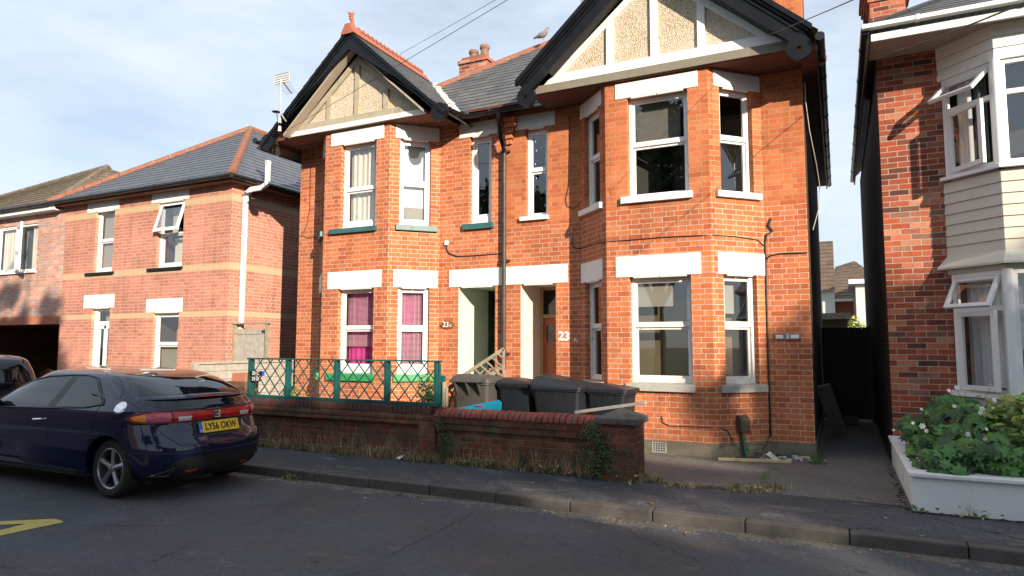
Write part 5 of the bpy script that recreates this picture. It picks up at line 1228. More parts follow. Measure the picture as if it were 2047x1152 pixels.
    C.patch([(-.66,.35),(-.50,.435),(0,.455),(.50,.435),(.66,.35)],[(-.56,.245),(-.44,.235),(0,.23),(.44,.235),(.56,.245)],'car_trim_black','bumper_insert',H,which='rear',off=.005,n=30)
    mb=MB().mat('black_print')
    for j in range(4):
        for i in range(22):
            y=-.42+i*.04+(j%2)*.02; z=.30+j*.028; a=C.rear(y,z,.007)
            if abs(y)<.43: mb.box((a[0],a[1]-.014,z-.009),(a[0]+.002,a[1]+.014,z+.009))
    mb.build('bumper_mesh',H)
    for sg in (-1,1):
        a,b=sorted((sg*.44,sg*.30)); C.patch([(a,.293),(b,.293)],[(a,.272),(b,.272)],'red_plastic','reflector',H,which='rear',off=.010,n=4,m=1)
    mb=MB().mat('black_print'); mb.box((x0-3.9,yc-.6,.16),(x0-.4,yc+.6,.2)); mb.build('underbody',H)
    C.patch([(-3.0,0)]*2,[(-3.0,0)]*2,'car_glass','x',H,n=1,m=1) if False else None
    return C,H
C1,CIV=civic()
def hatch2():
    x0,yc=-10.62,5.24
    xr=[(.2,-.2),(.3,-.03),(.5,0),(.62,-.02),(.70,-.10),(.85,-.14),(.93,-.17),(1.05,-.21),(1.2,-.28),(1.34,-.37),(1.40,-.46),(1.445,-.75),(1.475,-1.6)]
    xf=[(.2,-3.7),(.4,-3.85),(.65,-3.8),(.8,-3.55),(.9,-3.25),(1.0,-3.0),(1.2,-2.6),(1.35,-2.3),(1.42,-2.1),(1.475,-1.6)]
    w=[(.2,.70),(.3,.82),(.5,.86),(.75,.86),(.9,.84),(1.0,.83),(1.2,.79),(1.35,.745),(1.41,.71),(1.45,.55),(1.475,.05)]
    C=Car(x0,yc,xr,xf,w,9,5,'dark_car_paint')
    H=thing('small_hatchback',(x0-1.9,yc,0),'dark hatchback with an upright rear screen at the left edge, ahead of the navy car','car','cars parked along the kerb')
    finish_body(C,H,[(-.66,.31),(-3.1,.31)])
    C.patch([(-.67,1.36),(0,1.39),(.67,1.36)],[(-.74,.98),(-.4,.955),(0,.95),(.4,.955),(.74,.98)],'car_glass','rear_screen',H,which='rear',off=.004,n=24,m=12)
    C.patch([(-.50,1.425),(.50,1.425)],[(-.52,1.405),(.52,1.405)],'red_plastic','high_brake_lamp',H,which='rear',off=.01,n=12,m=2)
    for sg in (-1,1):
        C.patch([(-2.4,1.27),(-1.0,1.33),(-.75,1.3)],[(-2.8,.95),(-1.2,.97),(-.55,1.02)],'car_glass','side_glass',H,sg=sg,off=.005,n=20)
        a,b=sorted((sg*.80,sg*.66)); C.patch([(a,.92),(b,.92)],[(a,.70),(b,.72)],'red_plastic','tail_lamp',H,which='rear',off=.008,n=6)
        wheel(H,x0-.66,yc+sg*.77,.31,.30,sg); wheel(H,x0-3.1,yc+sg*.77,.31,.30,sg)
    X=C.rear(0,.86,.012)[0]; mb=MB().mat('chrome'); d=[(0,.925),(.042,.865),(0,.805),(-.042,.865)]
    for a,b in zip(d,d[1:]+d[:1]): mb.tube([(X,yc+a[0],a[1]),(X,yc+b[0],b[1])],.010,6)
    mb.build('diamond_emblem',H,smooth=True)
    mb=MB().mat('yellow_plate').box((x0+.0,yc-.26,.5),(x0+.012,yc+.26,.61)); mb.build('number_plate',H)
    mb=MB().mat('car_trim_black'); mb.tube([(x0-.13,yc-.05,.95),(x0-.20,yc+.02,1.02),(x0-.26,yc+.38,1.06)],[.02,.012,.008],8); mb.build('rear_wiper',H)
hatch2()
dg=bpy.context.evaluated_depsgraph_get()
for o in {o for o,_ in cutters}:
    me=bpy.data.meshes.new_from_object(o.evaluated_get(dg)); 
    o.modifiers.clear(); me.name=o.name; o.data=me
    if len(me.materials)<2: me.materials.append(MATS['car_trim_black'])
    # faces inside the wheel wells are black
for _,c in cutters: bpy.data.objects.remove(c)
# ============================================================ WHEELIE BINS
def wbin(x,y,rz,mat,label,lidmat=None,h=.98,w=.56,d=.70,lid_h=.10,sticker=False):
    """front towards local -y, hinge/handle at +y"""
    H=thing('wheelie_bin',(x,y,.1),label,'bin','wheelie bins behind the low wall')
    M=Matrix.Translation(Vector((x,y,.1)))@Matrix.Rotation(rz,4,'Z'); T=lambda p:tuple(M@Vector(p))
    def rr(cx,cy,hw,hd,r,z,n=5):
        P=[]
        for (sx,sy,a0) in ((1,1,0),(-1,1,90),(-1,-1,180),(1,-1,270)):
            for i in range(n+1):
                a=rad(a0+90*i/n); P.append((cx+sx*(hw-r)+r*math.cos(a),cy+sy*(hd-r)+r*math.sin(a),z(cx+sx*(hw-r)+r*math.cos(a),cy+sy*(hd-r)+r*math.sin(a)) if callable(z) else z))
        return P
    def loft(mb,rings,cap=(True,True)):
        n=len(rings[0]); vs=[T(p) for r in rings for p in r]; fs=[(i*n+k,i*n+(k+1)%n,(i+1)*n+(k+1)%n,(i+1)*n+k) for i in range(len(rings)-1) for k in range(n)]
        if cap[0]: fs.append(list(range(n))[::-1])
        if cap[1]: fs.append([(len(rings)-1)*n+k for k in range(n)])
        mb.add(vs,fs)
    mb=MB().mat(mat); hw,hd=w/2,d/2
    loft(mb,[rr(0,-.02,hw-.07,hd-.12,.05,.03),rr(0,-.01,hw-.035,hd-.055,.05,h*.6),rr(0,0,hw-.02,hd-.03,.05,h-.06),rr(0,0,hw-.018,hd-.028,.05,h-.05),rr(0,0,hw,hd-.005,.055,h-.045),rr(0,0,hw,hd-.005,.055,h)])
    # moulded gussets below the rim
    for sx in (-.55,-.15,.25,.6): mb.prism([T((sx*hw,-hd+.01,h-.045)),T((sx*hw,-hd+.045,h-.045)),T((sx*hw,-hd+.06,h-.2))],Vector(T((.012,0,0)))-Vector(T((0,0,0))))
    for sx in (-1,1):
        for yy in (-.15,.02,.19): mb.prism([T((sx*(hw-.004),yy,h-.045)),T((sx*(hw-.045),yy,h-.045)),T((sx*(hw-.055),yy,h-.24))],Vector(T((0,.010,0)))-Vector(T((0,0,0))))
    for sx in (-.62,.0,.62): mb.prism([T((sx*hw,hd,h-.0)),T((sx*hw,hd+.085,h-.01)),T((sx*hw,hd-.02,h-.19))],Vector(T((.014,0,0)))-Vector(T((0,0,0))))
    mb.build('body',H,smooth=True,fixn=True)
    mb=MB().mat(lidmat or mat); zl=lambda base,k:(lambda X,Y:h+base+k*(.55+.45*Y/hd))
    loft(mb,[rr(0,-.005,hw+.018,hd+.012,.06,h-.022),rr(0,-.005,hw+.02,hd+.014,.06,h+.02),rr(0,.0,hw-.0,hd-.01,.06,zl(.022,lid_h*.55)),rr(0,.01,hw-.055,hd-.07,.07,zl(.03,lid_h)),rr(0,.02,hw-.10,hd-.12,.07,zl(.034,lid_h*1.08))])
    mb.build('lid',H,smooth=True,fixn=True,bevel=0)
    mb=MB().mat(mat); mb.tube([T((-hw+.03,hd+.07,h+.0)),T((hw-.03,hd+.07,h+.0))],.016,10)
    for sx in (-.6,.0,.6): mb.tube([T((sx*hw,hd+.07,h)),T((sx*hw,hd-.03,h+.03))],.018,8)
    mb.build('handle',H,smooth=True)
    for sx in (-1,1):
        mb=MB().mat('tyre_rubber'); a=Vector(T((sx*(hw-.06),hd-.05,.10))); b=Vector(T((sx*(hw-.01),hd-.05,.10))); mb.tube([a,b],.10,20); mb.build('wheel',H,smooth=True)
    if sticker:
        mb=MB().mat('white_print'); vs=[T((.10,-hd+.012,.66)),T((.22,-hd+.012,.66)),T((.22,-hd-.004,.86)),T((.10,-hd-.004,.86))]; mb.add(vs,[(0,1,2,3)]); mb.build('sticker',H)
    return H
wbin(-4.60,8.40,rad(178),'bin_grey','light grey wheelie bin with ribbed rim, leftmost of the four bins',w=.60,d=.66,h=1.0,lid_h=.07)
wbin(-3.98,8.50,rad(84),'bin_charcoal','charcoal wheelie bin between the light grey bin and the humped-lid bin',h=.96,lid_h=.06,w=.52,d=.58)
wbin(-3.32,8.38,rad(86),'bin_charcoal','large charcoal wheelie bin with a high humped lid and white sticker',h=.95,lid_h=.13,w=.60,d=.72,sticker=True)
wbin(-2.70,8.50,rad(86),'bin_charcoal','small charcoal wheelie bin nearest the stone pier cap',h=.92,lid_h=.05,w=.50,d=.58)
mb=MB().mat('blue_board'); mb.prism([(-4.78,7.92,.5),(-3.98,7.80,.5),(-3.98,7.81,.86),(-4.02,7.81,.885),(-4.72,7.93,.74)],(.004,.012,0)); o=mb.build('blue_panel',fixn=True); tag(o,'bright blue printed board leaning behind the wall below the first bin','board')
mb=MB().mat('red_print').box((-4.36,7.833,.795),(-4.26,7.838,.808)); mb.build('red_lettering_strip',o)
mb=MB().mat('silver_wood').obox((-2.86,7.60,.80),(-2.0,7.56,.95),.10,.035); tag(mb.build('timber_plank',bevel=.003),'weathered grey timber plank laid over the wall onto the stone pier cap','plank')
# ============================================================ VEGETATION
def leafmesh(name,pts,mat,parent,shape,seed=1,jit=.35,facing=None,mats2=None):
    """pts: list of (pos, size[, normal]); shape: list of 2D points of the leaf"""
    r=random.Random(seed); vs=[];fs=[];mi=[]; ns=len(shape)
    for it in pts:
        p=Vector(it[0]); s=it[1]
        n=Vector(it[2]) if len(it)>2 else Vector((r.gauss(0,1),r.gauss(0,1),r.gauss(0,1)))
        n=(n.normalized()+Vector((r.gauss(0,jit),r.gauss(0,jit),r.gauss(0,jit)))).normalized()
        t=n.orthogonal().normalized(); t=(Matrix.Rotation(r.uniform(0,6.28),3,n)@t) if len(it)<=3 else (Vector(it[3])-n*n.dot(Vector(it[3]))).normalized()
        b=n.cross(t); o=len(vs)
        vs.append(p-n*.0)
        for (x,y) in shape:
            q=p+t*(x*s)+b*(y*s)-n*(s*.22*(x*x+y*y)); vs.append(q)
        for k in range(ns): fs.append((o,o+1+k,o+1+(k+1)%ns)); mi.append(1 if (mats2 and r.random()<mats2[1]) and False else 0)
    me=bpy.data.meshes.new(name); org=WORG[parent.name] if parent is not None else Vector(pts[0][0])
    me.from_pydata([tuple(Vector(v)-org) for v in vs],[],fs); me.materials.append(MATS[mat])
    if mats2:
        me.materials.append(MATS[mats2[0]]); k=0; arr=[]
        for it in pts:
            m_=1 if r.random()<mats2[1] else 0; arr+= [m_]*ns
        me.polygons.foreach_set('material_index',arr)
    o=bpy.data.objects.new(name,me); COL.objects.link(o); WORG[o.name]=org
    if parent is not None: o.parent=parent
    else: o.location=org
    return o
OVAL=[(1,0),(.5,.38),(-.3,.42),(-.9,0),(-.3,-.42),(.5,-.38)]
QUAD=[(1,0),(0,.7),(-1,0),(0,-.7)]
MAPLE=[(1,0),(.55,.22),(.72,.68),(.22,.48),(-.1,.92),(-.3,.42),(-.75,.45),(-.62,0),(-.75,-.45),(-.3,-.42),(-.1,-.92),(.22,-.48),(.72,-.68),(.55,-.22)]
def tree(x,y,blobs,trunkh,label,n,seed,size=.16,r0=.22):
    H=thing('broadleaf_tree',(x,y,0),label,'tree','trees across the road'); r=random.Random(seed)
    mb=MB().mat('bark'); mb.tube([(x,y,-.05),(x+.05,y,trunkh*.5),(x,y+.05,trunkh)],[r0*1.3,r0,r0*.8],12)
    for (bx,by,bz,br,sq) in blobs:
        mb.tube([(x,y,trunkh*.85),((x+bx)/2+.1,(y+by)/2,(trunkh+bz)/2),(bx,by,bz)],[r0*.6,r0*.35,r0*.1],7)
    mb.build('trunk',H,smooth=True)
    pts=[]; tot=sum(b[3]**2 for b in blobs)
    for (bx,by,bz,br,sq) in blobs:
        m_=int(n*br**2/tot)
        cl=[Vector((r.gauss(0,1),r.gauss(0,1),r.gauss(0,1))).normalized()*(r.random()**.4) for _ in range(max(8,m_//55))]
        for i in range(m_):
            c=cl[i%len(cl)]; d=c+Vector((r.gauss(0,1),r.gauss(0,1),r.gauss(0,1)))*.13
            pts.append(((bx+d.x*br,by+d.y*br,bz+d.z*br*sq),size*r.uniform(.6,1.2)))
    leafmesh('crown',pts,'leaf_dark',H,QUAD,seed)
# houses across the road, behind the photographer: unseen, right-hand ridges set to shade the road
def opp(x0,x1,zr,label,ze=5.6,y0=-5.2,yr=-8.8,y1=-12.4):
    H=thing('terraced_house',((x0+x1)/2,-9,0),label,'house','houses across the road')
    f=WF((x1,y0),(x0,y0)); Lh=f.L
    ops=[(.8,2.2,.9,2.4),(.8,2.2,3.3,4.7),(Lh-1.9,Lh-.9,.1,2.3),(Lh-2.1,Lh-.8,3.3,4.7)]
    mb=MB().mat('opposite_brick'); wallseg(mb,f,0,Lh,0,ze,ops); mb.poly([(x0,y0,0),(x0,y1,0),(x0,y1,ze),(x0,yr,zr-.2),(x0,y0,ze)]); mb.poly([(x1,y0,0),(x1,y0,ze),(x1,yr,zr-.2),(x1,y1,ze),(x1,y1,0)]); mb.poly([(x0,y1,0),(x1,y1,0),(x1,y1,ze),(x0,y1,ze)]); mb.build('wall',H)
    mb=MB().mat('brown_pantile'); slopeplane(mb,[(x0-.0,y0+.3,ze-.1),(x1,y0+.3,ze-.1),(x1,yr,zr),(x0,yr,zr)],.3,.03); slopeplane(mb,[(x0,y1-.3,ze-.1),(x1,y1-.3,ze-.1),(x1,yr,zr),(x0,yr,zr)],.3,.03); mb.build('roof',H)
    for o in ops[:2]+ops[3:]: window(H,f,*o,.1,bot=.06)
    o=ops[2]; mb=MB().mat('dark_green_door').box((o[0],-.12,.1),(o[1],-.06,2.3),f); mb.build('door',H)
opp(7.2,13.0,9.5,'unseen tiled brick house across the road, ridge set to cast shade, nearest the photographer on the right'); opp(13.05,20.45,6.9,'unseen middle tiled brick house across the road, kept low to let sun through',4.3); opp(20.5,31.0,9.5,'unseen wide tiled brick house across the road, ridge set to cast shade, farthest right');  # unseen; middle ridge lowered so sun patches reach the road
opp(-32.0,-12.0,8.2,'long tiled brick house across the road on the left')
tree(-6.6,-8.2,[(-6.6,-8.2,7.6,2.6,1.1),(-7.6,-8.2,9.6,1.7,1.0),(-5.5,-8.0,9.9,1.5,1.0),(-6.3,-8.4,11.1,1.15,1.0),(-4.3,-7.8,7.2,1.7,.9),(-9.0,-8.1,7.4,1.7,.9)],3.5,'tall leafy tree across the road, seen mirrored in the upstairs bay window',15000,11,.17)
tree(1.2,-7.5,[(1.2,-7.5,5.2,2.2,1.0),(2.4,-7.2,6.6,1.4,1.0),(.1,-7.4,6.8,1.3,1.0)],2.6,'low round tree across the road',7000,12,.16)
tree(-13.5,-6.5,[(-13.5,-6.5,6.0,2.6,1.0),(-12,-6.4,7.4,1.6,1),(-15.2,-6.6,7.2,1.7,1)],2.8,'broad tree across the road, behind the parked cars',8000,13,.17)
# the two trees whose crowns throw the dappled light
tree(17.6,-3.6,[(15.9,-3.6,7.3,1.2,.9),(17.1,-3.4,8.0,1.3,.9),(18.5,-3.6,8.3,1.35,.9),(20.0,-3.4,8.8,1.5,.9),(21.8,-3.5,8.9,1.6,.9),(18.9,-3.4,6.6,1.7,.9),(21,-3.6,6.6,1.9,1.)],2.8,'street tree across the road whose crown dapples the right gable wall',8200,21,.13)
tree(-2.9,-2.6,[(-1.7,-2.6,9.0,.5,1.3),(-2.5,-2.6,8.4,.8,1),(-3.6,-2.7,9.0,.8,1),(-2.6,-2.6,7.2,1.2,1),(-4.4,-2.6,8.2,1.0,1),(-1.7,-2.6,7.4,.8,1)],5.,'slender tree across the road shading the far left house',6500,22,.11,.12)
tree(16.0,-9.9,[(13.6+.8*k,-9.9+.1*(k%2),9.6,.62,.8) for k in range(10)],5.5,'unseen dense row of leafy limbs added behind the low house to shade the garden wall',9500,23,.13)  # unseen leaf band, added to keep sun off the garden wall
tree(15.6,-10.3,[(13.9,-10.3,8.2,1.0,.7),(15.4,-10.3,8.3,1.1,.7),(17.0,-10.3,8.2,1.0,.7),(18.5,-10.3,8.4,1.0,.7),(20,-10.3,8.4,1.,.7),(14.6,-10.3,7.4,1.0,.7),(16.4,-10.3,7.3,1.0,.7),(19,-10.3,7.4,1,.7)],4.5,'unseen thin-crowned tree added behind the low house to dapple the road',800,24,.15)  # unseen sparse crown, added to break the sun into patches on road and kerb
# curved street lamp whose shadow falls on the pink wall
H=thing('street_lamp',(-3.3,-1.8,0),'curved street lamp across the road','street lamp')
def lampt(px,py):
    d=ray(px,py); return Vector((0,0,CZ))+d*(10/d.y)+Vector((1.3,-1,.54))*11.8
q=lampt(56,562); mb=MB().mat('cast_iron'); mb.tube([(q.x,q.y,0),(q.x,q.y,q.z*.5),tuple(q)],[.07,.05,.035],10); mb.tube([lampt(*p) for p in ((56,562),(57,530),(52,510),(45,503),(36,505),(28,515))],.035,8); mb.build('post',H,smooth=True)
mb=MB().mat('cast_iron'); mb.tube([lampt(33,509),lampt(8,545)],[.10,.06],10); mb.build('lamp_head',H,smooth=True)
# ---- planter
def planter():
    H=thing('rendered_planter_wall',(1.6,7.3,.1),'low white rendered planter wall with a lighter coping at the right edge','wall')
    mb=MB().mat('pink_white_render'); mb.box((.56,7.20,.04),(4.6,7.38,.41)); mb.box((.56,7.381,.04),(.70,9.98,.41)); mb.build('wall',H,bevel=.012)
    mb=MB().mat('white_paint'); mb.box((.53,7.165,.412),(4.6,7.40,.45)); mb.box((.53,7.401,.412),(.73,9.98,.45)); mb.build('coping',H,bevel=.008)
    mb=MB().mat('soil'); mb.box((.70,7.38,.05),(4.6,9.4,.36)); tag(mb.build('planter_soil'),kind='structure')
planter()
r=random.Random(5)
def vine():
    H=thing('vine_leaf_shrub',(1.3,7.9,.36),'dark green lobed-leaf plant sprawling over the white planter','plant')
    pts=[]
    for i in range(1500):
        x=r.uniform(.62,3.6); y=r.uniform(7.30,9.2); 
        top=.64+.30*min(1,(y-7.2)/1.0)+.10*noise.noise(Vector((x*2.2,y*2.2,0)))+.05*math.sin(x*7)
        if x<.85: top-=.16
        z=top-abs(r.gauss(0,.09)); z=max(.44,z)
        pts.append(((x,y,z),r.uniform(.05,.105),(r.gauss(0,.35)-.1,-.55,.75)))
    for i in range(260):          # front skirt hanging over the coping
        x=r.uniform(.68,3.4); z=r.uniform(.45,.68) ; over=x<1.0 or r.random()<.35
        y=7.24 if over and r.random()<.5 else 7.36
        if y<7.3: z=r.uniform(.41,.56)
        if y<7.3 and not (.78<x<.97 or r.random()<.06): y=7.37; z+=.06
        pts.append(((x,y-r.uniform(0,.05),z),r.uniform(.05,.10),(r.gauss(0,.3)-.1,-.95,.35)))
    leafmesh('foliage',pts,'leaf_vine',H,MAPLE,31,.28,mats2=('leaf_dark',.45))
    mb=MB().mat('bark')
    for i in range(24):
        x=r.uniform(.75,3.2); y=r.uniform(7.5,8.8); mb.tube([(x,y,.34),(x+r.uniform(-.1,.1),y-.05,.55),(x+r.uniform(-.2,.2),y-.1,.78)],[.01,.007,.004],5)
    mb.build('stem',H)
vine()
def varieg():
    H=thing('variegated_shrub',(1.9,8.1,.36),'yellow-green variegated shrub in front of the white bay at the right edge','shrub')
    pts=[]
    for i in range(2300):
        d=Vector((r.gauss(0,1),r.gauss(0,1),r.gauss(0,1))).normalized(); k=(r.random()**.3); k*=1+.15*noise.noise(d*3)
        p=Vector((1.78,8.1,.76))+Vector((d.x*.62*k,d.y*.45*k,d.z*.40*k)); 
        pts.append((p,r.uniform(.03,.062),tuple(d*.6+Vector((0,-.3,.6)))))
    for i in range(26):
        a=Vector((1.75+r.gauss(0,.3),7.95,1.02)); q=a+Vector((r.uniform(-.2,.2),-.1,r.uniform(.06,.18)))
        for k in range(9): pts.append((a+(q-a)*(k/8)+Vector((r.gauss(0,.02),r.gauss(0,.02),0)),r.uniform(.03,.055),(r.gauss(0,.4),-.4,.7)))
    leafmesh('foliage',pts,'leaf_variegated',H,OVAL,32,.4,mats2=('leaf_gold',.28))
    mb=MB().mat('bark')
    for i in range(9): mb.tube([(1.95+r.gauss(0,.08),8.3,.34),(1.95+r.gauss(0,.2),8.25,.6),(1.98+r.gauss(0,.35),8.2,.95)],[.014,.01,.005],5)
    mb.build('stem',H)
varieg()
def flowers():
    spots=[(1.03,7.75,.86),(1.09,7.8,.84),(1.2,7.9,.80),(.86,7.8,.70),(.92,7.7,.68),(1.0,7.65,.62),(1.42,7.45,.80),(1.46,7.5,.86),(1.28,7.5,.60),(1.38,7.4,.72),(1.22,7.5,.72),(1.5,7.55,.93),(.70,8.3,.66),(.66,8.5,.62)]
    proto=None
    r2=random.Random(9)
    labs=['white anemone bloom','white anemone bloom']
    px=[(1844,852),(1852,862),(1786,860),(1960,825),(1963,817),(1972,858),(1969,878),(1940,880),(1935,868),(1928,782),(1913,775),(1905,782),(1897,781),(1825,846),(1842,818),(1908,812),(1988,800),(1985,815),(1980,770),(1935,870)]
    for i,(a,b) in enumerate(px):
        y=7.72 if a<1900 else 7.5
        if b<800: y=8.3
        d=ray(a,b); k=y/d.y; P=Vector((0,0,CZ))+d*k
        if i==0:
            H=thing('flower_stem',tuple(P),'white five-petalled anemone flowers on thin stems rising from the planter','flower','white anemones in the planter')
            pts=[]; mb=MB().mat('petal_white'); n=6
            for j in range(n):
                t=2*math.pi*j/n; c=P+Vector((math.cos(t)*.016,-.004,math.sin(t)*.016)); q=[]
                for (u,v) in OVAL:
                    rx=math.cos(t)*u*.016-math.sin(t)*v*.022; rz=math.sin(t)*u*.016+math.cos(t)*v*.022; q.append((c.x+rx,c.y+abs(u)*.003,c.z+rz))
                mb.poly(q)
            mb.build('petals',H); mb=MB().mat('amber_plastic'); mb.lathe([(.001,-.006),(.006,-.004),(.007,0)],tuple(P),'y',8); mb.build('flower_centre',H)
            mb=MB().mat('green_weed'); mb.tube([P+Vector((0,.004,0)),P+Vector((.01,.02,-.12)),P+Vector((.0,.05,-.32))],[.003,.003,.003],5); mb.build('stem',H); proto=H
        else:
            c=proto.copy(); COL.objects.link(c); c.location=P; s=r2.uniform(.45,.95); c.scale=(s,s,s); c.rotation_euler=(r2.uniform(-.4,.4),r2.uniform(-.5,.5),r2.uniform(-.5,.5))
            for ch in proto.children:
                d_=ch.copy(); COL.objects.link(d_); d_.parent=c
flowers()
def weeds():
    r=random.Random(8); mb=MB()
    def blade(x,y,h,lean,w=.0036,z0=.1,mat='dry_grass'):
        mb.mat(mat); a=r.uniform(0,6.28); dx,dy=math.cos(a)*lean,math.sin(a)*lean-.0; ux,uy=-math.sin(a)*w,math.cos(a)*w
        p=[Vector((x,y,z0)),Vector((x+dx*.35,y+dy*.35,z0+h*.62)),Vector((x+dx,y+dy,z0+h))]
        mb.add([p[0]-Vector((ux,uy,0)),p[0]+Vector((ux,uy,0)),p[1]+Vector((ux,uy,0))*.8,p[1]-Vector((ux,uy,0))*.8,p[2]],[(0,1,2,3),(3,2,4)])
    for i in range(3600):
        x=r.uniform(-8.4,-2.0); dens=.5+.5*noise.noise(Vector((x*1.7,3,0)))
        if r.random()>dens+.25: continue
        y=7.40-abs(r.gauss(0,.035)); blade(x,y,r.uniform(.03,.13)*(.6+dens),r.uniform(.03,.15),mat='dry_grass' if r.random()<.85 else 'green_weed')
    for i in range(420):
        x=r.choice([-7.3,-6.6,-6.1,-5.4,-4.1,-3.6,-3.0,-2.7])+r.gauss(0,.22); blade(x,7.38,r.uniform(.14,.34),r.uniform(.08,.28),.002)
    for i in range(900):          # strip along the forecourt edge
        t=r.random(); x=-2.05+1.45*t; y=7.40+r.gauss(0,.03)*(1+1.5*abs(math.sin(x*5)))+.03*math.sin(x*9)+(.14 if x>-.9 else 0)*r.random(); blade(x,y,r.uniform(.01,.04),r.uniform(.03,.10),z0=.1,mat='dry_grass' if r.random()<.78 else 'green_weed')
    for cx,cy in ((-.66,7.62),(-1.9,7.45),(-1.0,7.42),(-5.95,6.13),(-5.9,6.12)):
        for i in range(90): blade(cx+r.gauss(0,.06),cy+r.gauss(0,.03),r.uniform(.02,.09),r.uniform(.02,.07),z0=.1 if cy>6.2 else .0,mat='green_weed' if r.random()<.5 else 'dry_grass')
    for i in range(140): blade(-.30+r.gauss(0,.04),9.6+r.uniform(-.3,.5),r.uniform(.02,.1),.05,mat='green_weed')
    tag(mb.build('dry_grass',uv=False),kind='stuff')
weeds()
def broadleaf():
    r=random.Random(77); pts=[]
    for (cx,cy,z,n,sp) in ((-3.9,7.36,.12,34,.10),(-4.15,7.36,.12,16,.07),(-3.0,7.35,.12,20,.10),(-5.6,7.36,.12,14,.08),(-6.9,7.37,.12,12,.08),(-2.1,7.2,.11,16,.08),(-.9,7.5,.11,22,.12),(-.34,9.5,.12,26,.07),(.62,7.17,.11,10,.05),(1.02,7.16,.11,16,.08),(1.5,7.16,.11,10,.06),(-1.35,9.25,.11,8,.05),(-5.93,6.12,.02,12,.05),(-2.0,7.6,.11,10,.05)):
        for i in range(n): pts.append(((cx+r.gauss(0,sp),cy-abs(r.gauss(0,.03)),z+abs(r.gauss(0,.035))),r.uniform(.012,.034),(r.gauss(0,.4),-.4,.8)))
    o=leafmesh('broadleaf_weeds',pts,'green_weed',None,OVAL,78,.4,mats2=('dry_grass',.22)); tag(o,kind='stuff')
    mb=MB().mat('soil')                     # grit and soil trapped along walls and in the planter foot
    for k in range(420):
        q=r.random()
        if q<.45: x=r.uniform(-8.4,-2.0); y=7.40-abs(r.gauss(0,.05))
        elif q<.7: x=r.uniform(.53,2.2); y=7.17-abs(r.gauss(0,.025))
        elif q<.85: x=.53-abs(r.gauss(0,.03)); y=r.uniform(7.2,10)
        else: x=r.uniform(-1.6,-.36); y=9.36+(x+1.6)*.5-abs(r.gauss(0,.04)) if x<-.9 else 9.98-abs(r.gauss(0,.05))
        z=.1 if (x<-2.05) else .1045; s_=r.uniform(.006,.03); mb.lathe([(s_,0),(s_*.5,s_*.25),(.001,s_*.3)],(x,y,z),'z',5)
    tag(mb.build('soil_debris'),kind='stuff')
broadleaf()
def ivy(x,y,z0,z1,w,label,seed,n=520,name='wall_creeper',mat='leaf_ivy',sz=.02,dep=.10,taper=1):
    r=random.Random(seed); H=thing(name,(x,y,.1),label,'plant'); pts=[]
    for i in range(n):
        t=r.random(); z=z0+(z1-z0)*t; ww=w*(.45+.55*math.sin(math.pi*min(1,t*1.1)**taper))
        k_=.5+.9*abs(noise.noise(Vector((z*9,seed,0))))*2; pts.append(((x+.05*math.sin(z*11+seed)+r.gauss(0,.42)*ww*k_,y-abs(r.gauss(0,.5))*dep,z+r.gauss(0,.02)),sz*r.uniform(.6,1.4),(r.gauss(0,.4),-.8,.4)))
    leafmesh('foliage',pts,mat,H,OVAL,seed,.5,mats2=('green_weed',.18))
    mb=MB().mat('bark')
    for k in range(5): mb.tube([(x+r.gauss(0,.02),y-.01,.1),(x+r.gauss(0,.05),y-.03,(z0+z1)/2),(x+r.gauss(0,.07),y-.04,z1-.05)],[.007,.005,.002],5)
    mb.build('stem',H); return H
ivy(-2.47,7.27,.16,.70,.25,'dark green creeper climbing the stone-capped pier',41,900,sz=.016)
ivy(-4.60,7.42,.12,.66,.20,'thin straggly creeper at the joint between the two garden walls',42,420,sz=.016)
ivy(-3.50,7.41,.12,.34,.06,'small green seedling at the foot of the coped wall',43,120,'seedling',sz=.014)
def shrub(x,y,z,rx,rz,label,seed,n,mat='leaf_gold',sz=.03):
    r=random.Random(seed); H=thing('golden_shrub',(x,y,z),label,'shrub'); pts=[]
    for i in range(n):
        d=Vector((r.gauss(0,1),r.gauss(0,1),r.gauss(0,1))).normalized()*(r.random()**.35); pts.append(((x+d.x*rx,y+d.y*rx,z+rz+d.z*rz),sz*r.uniform(.6,1.3),tuple(d+Vector((0,-.2,.4)))))
    leafmesh('foliage',pts,mat,H,OVAL,seed,.5,mats2=('leaf_variegated',.4))
    mb=MB().mat('bark')
    for k in range(5): mb.tube([(x,y,z-.05),(x+r.gauss(0,rx*.4),y,z+rz)],[.01,.004],5)
    mb.build('stem',H)
shrub(-5.12,7.85,.62,.19,.30,'yellow-leaved shrub behind the right end of the green lattice',51,420)
shrub(-7.75,7.95,.72,.15,.12,'small yellowish shrub behind the left end of the green lattice',52,160)
shrub(.35,24,1.9,.45,.35,'low yellowish bush beyond the black passage gate',53,300,sz=.06)
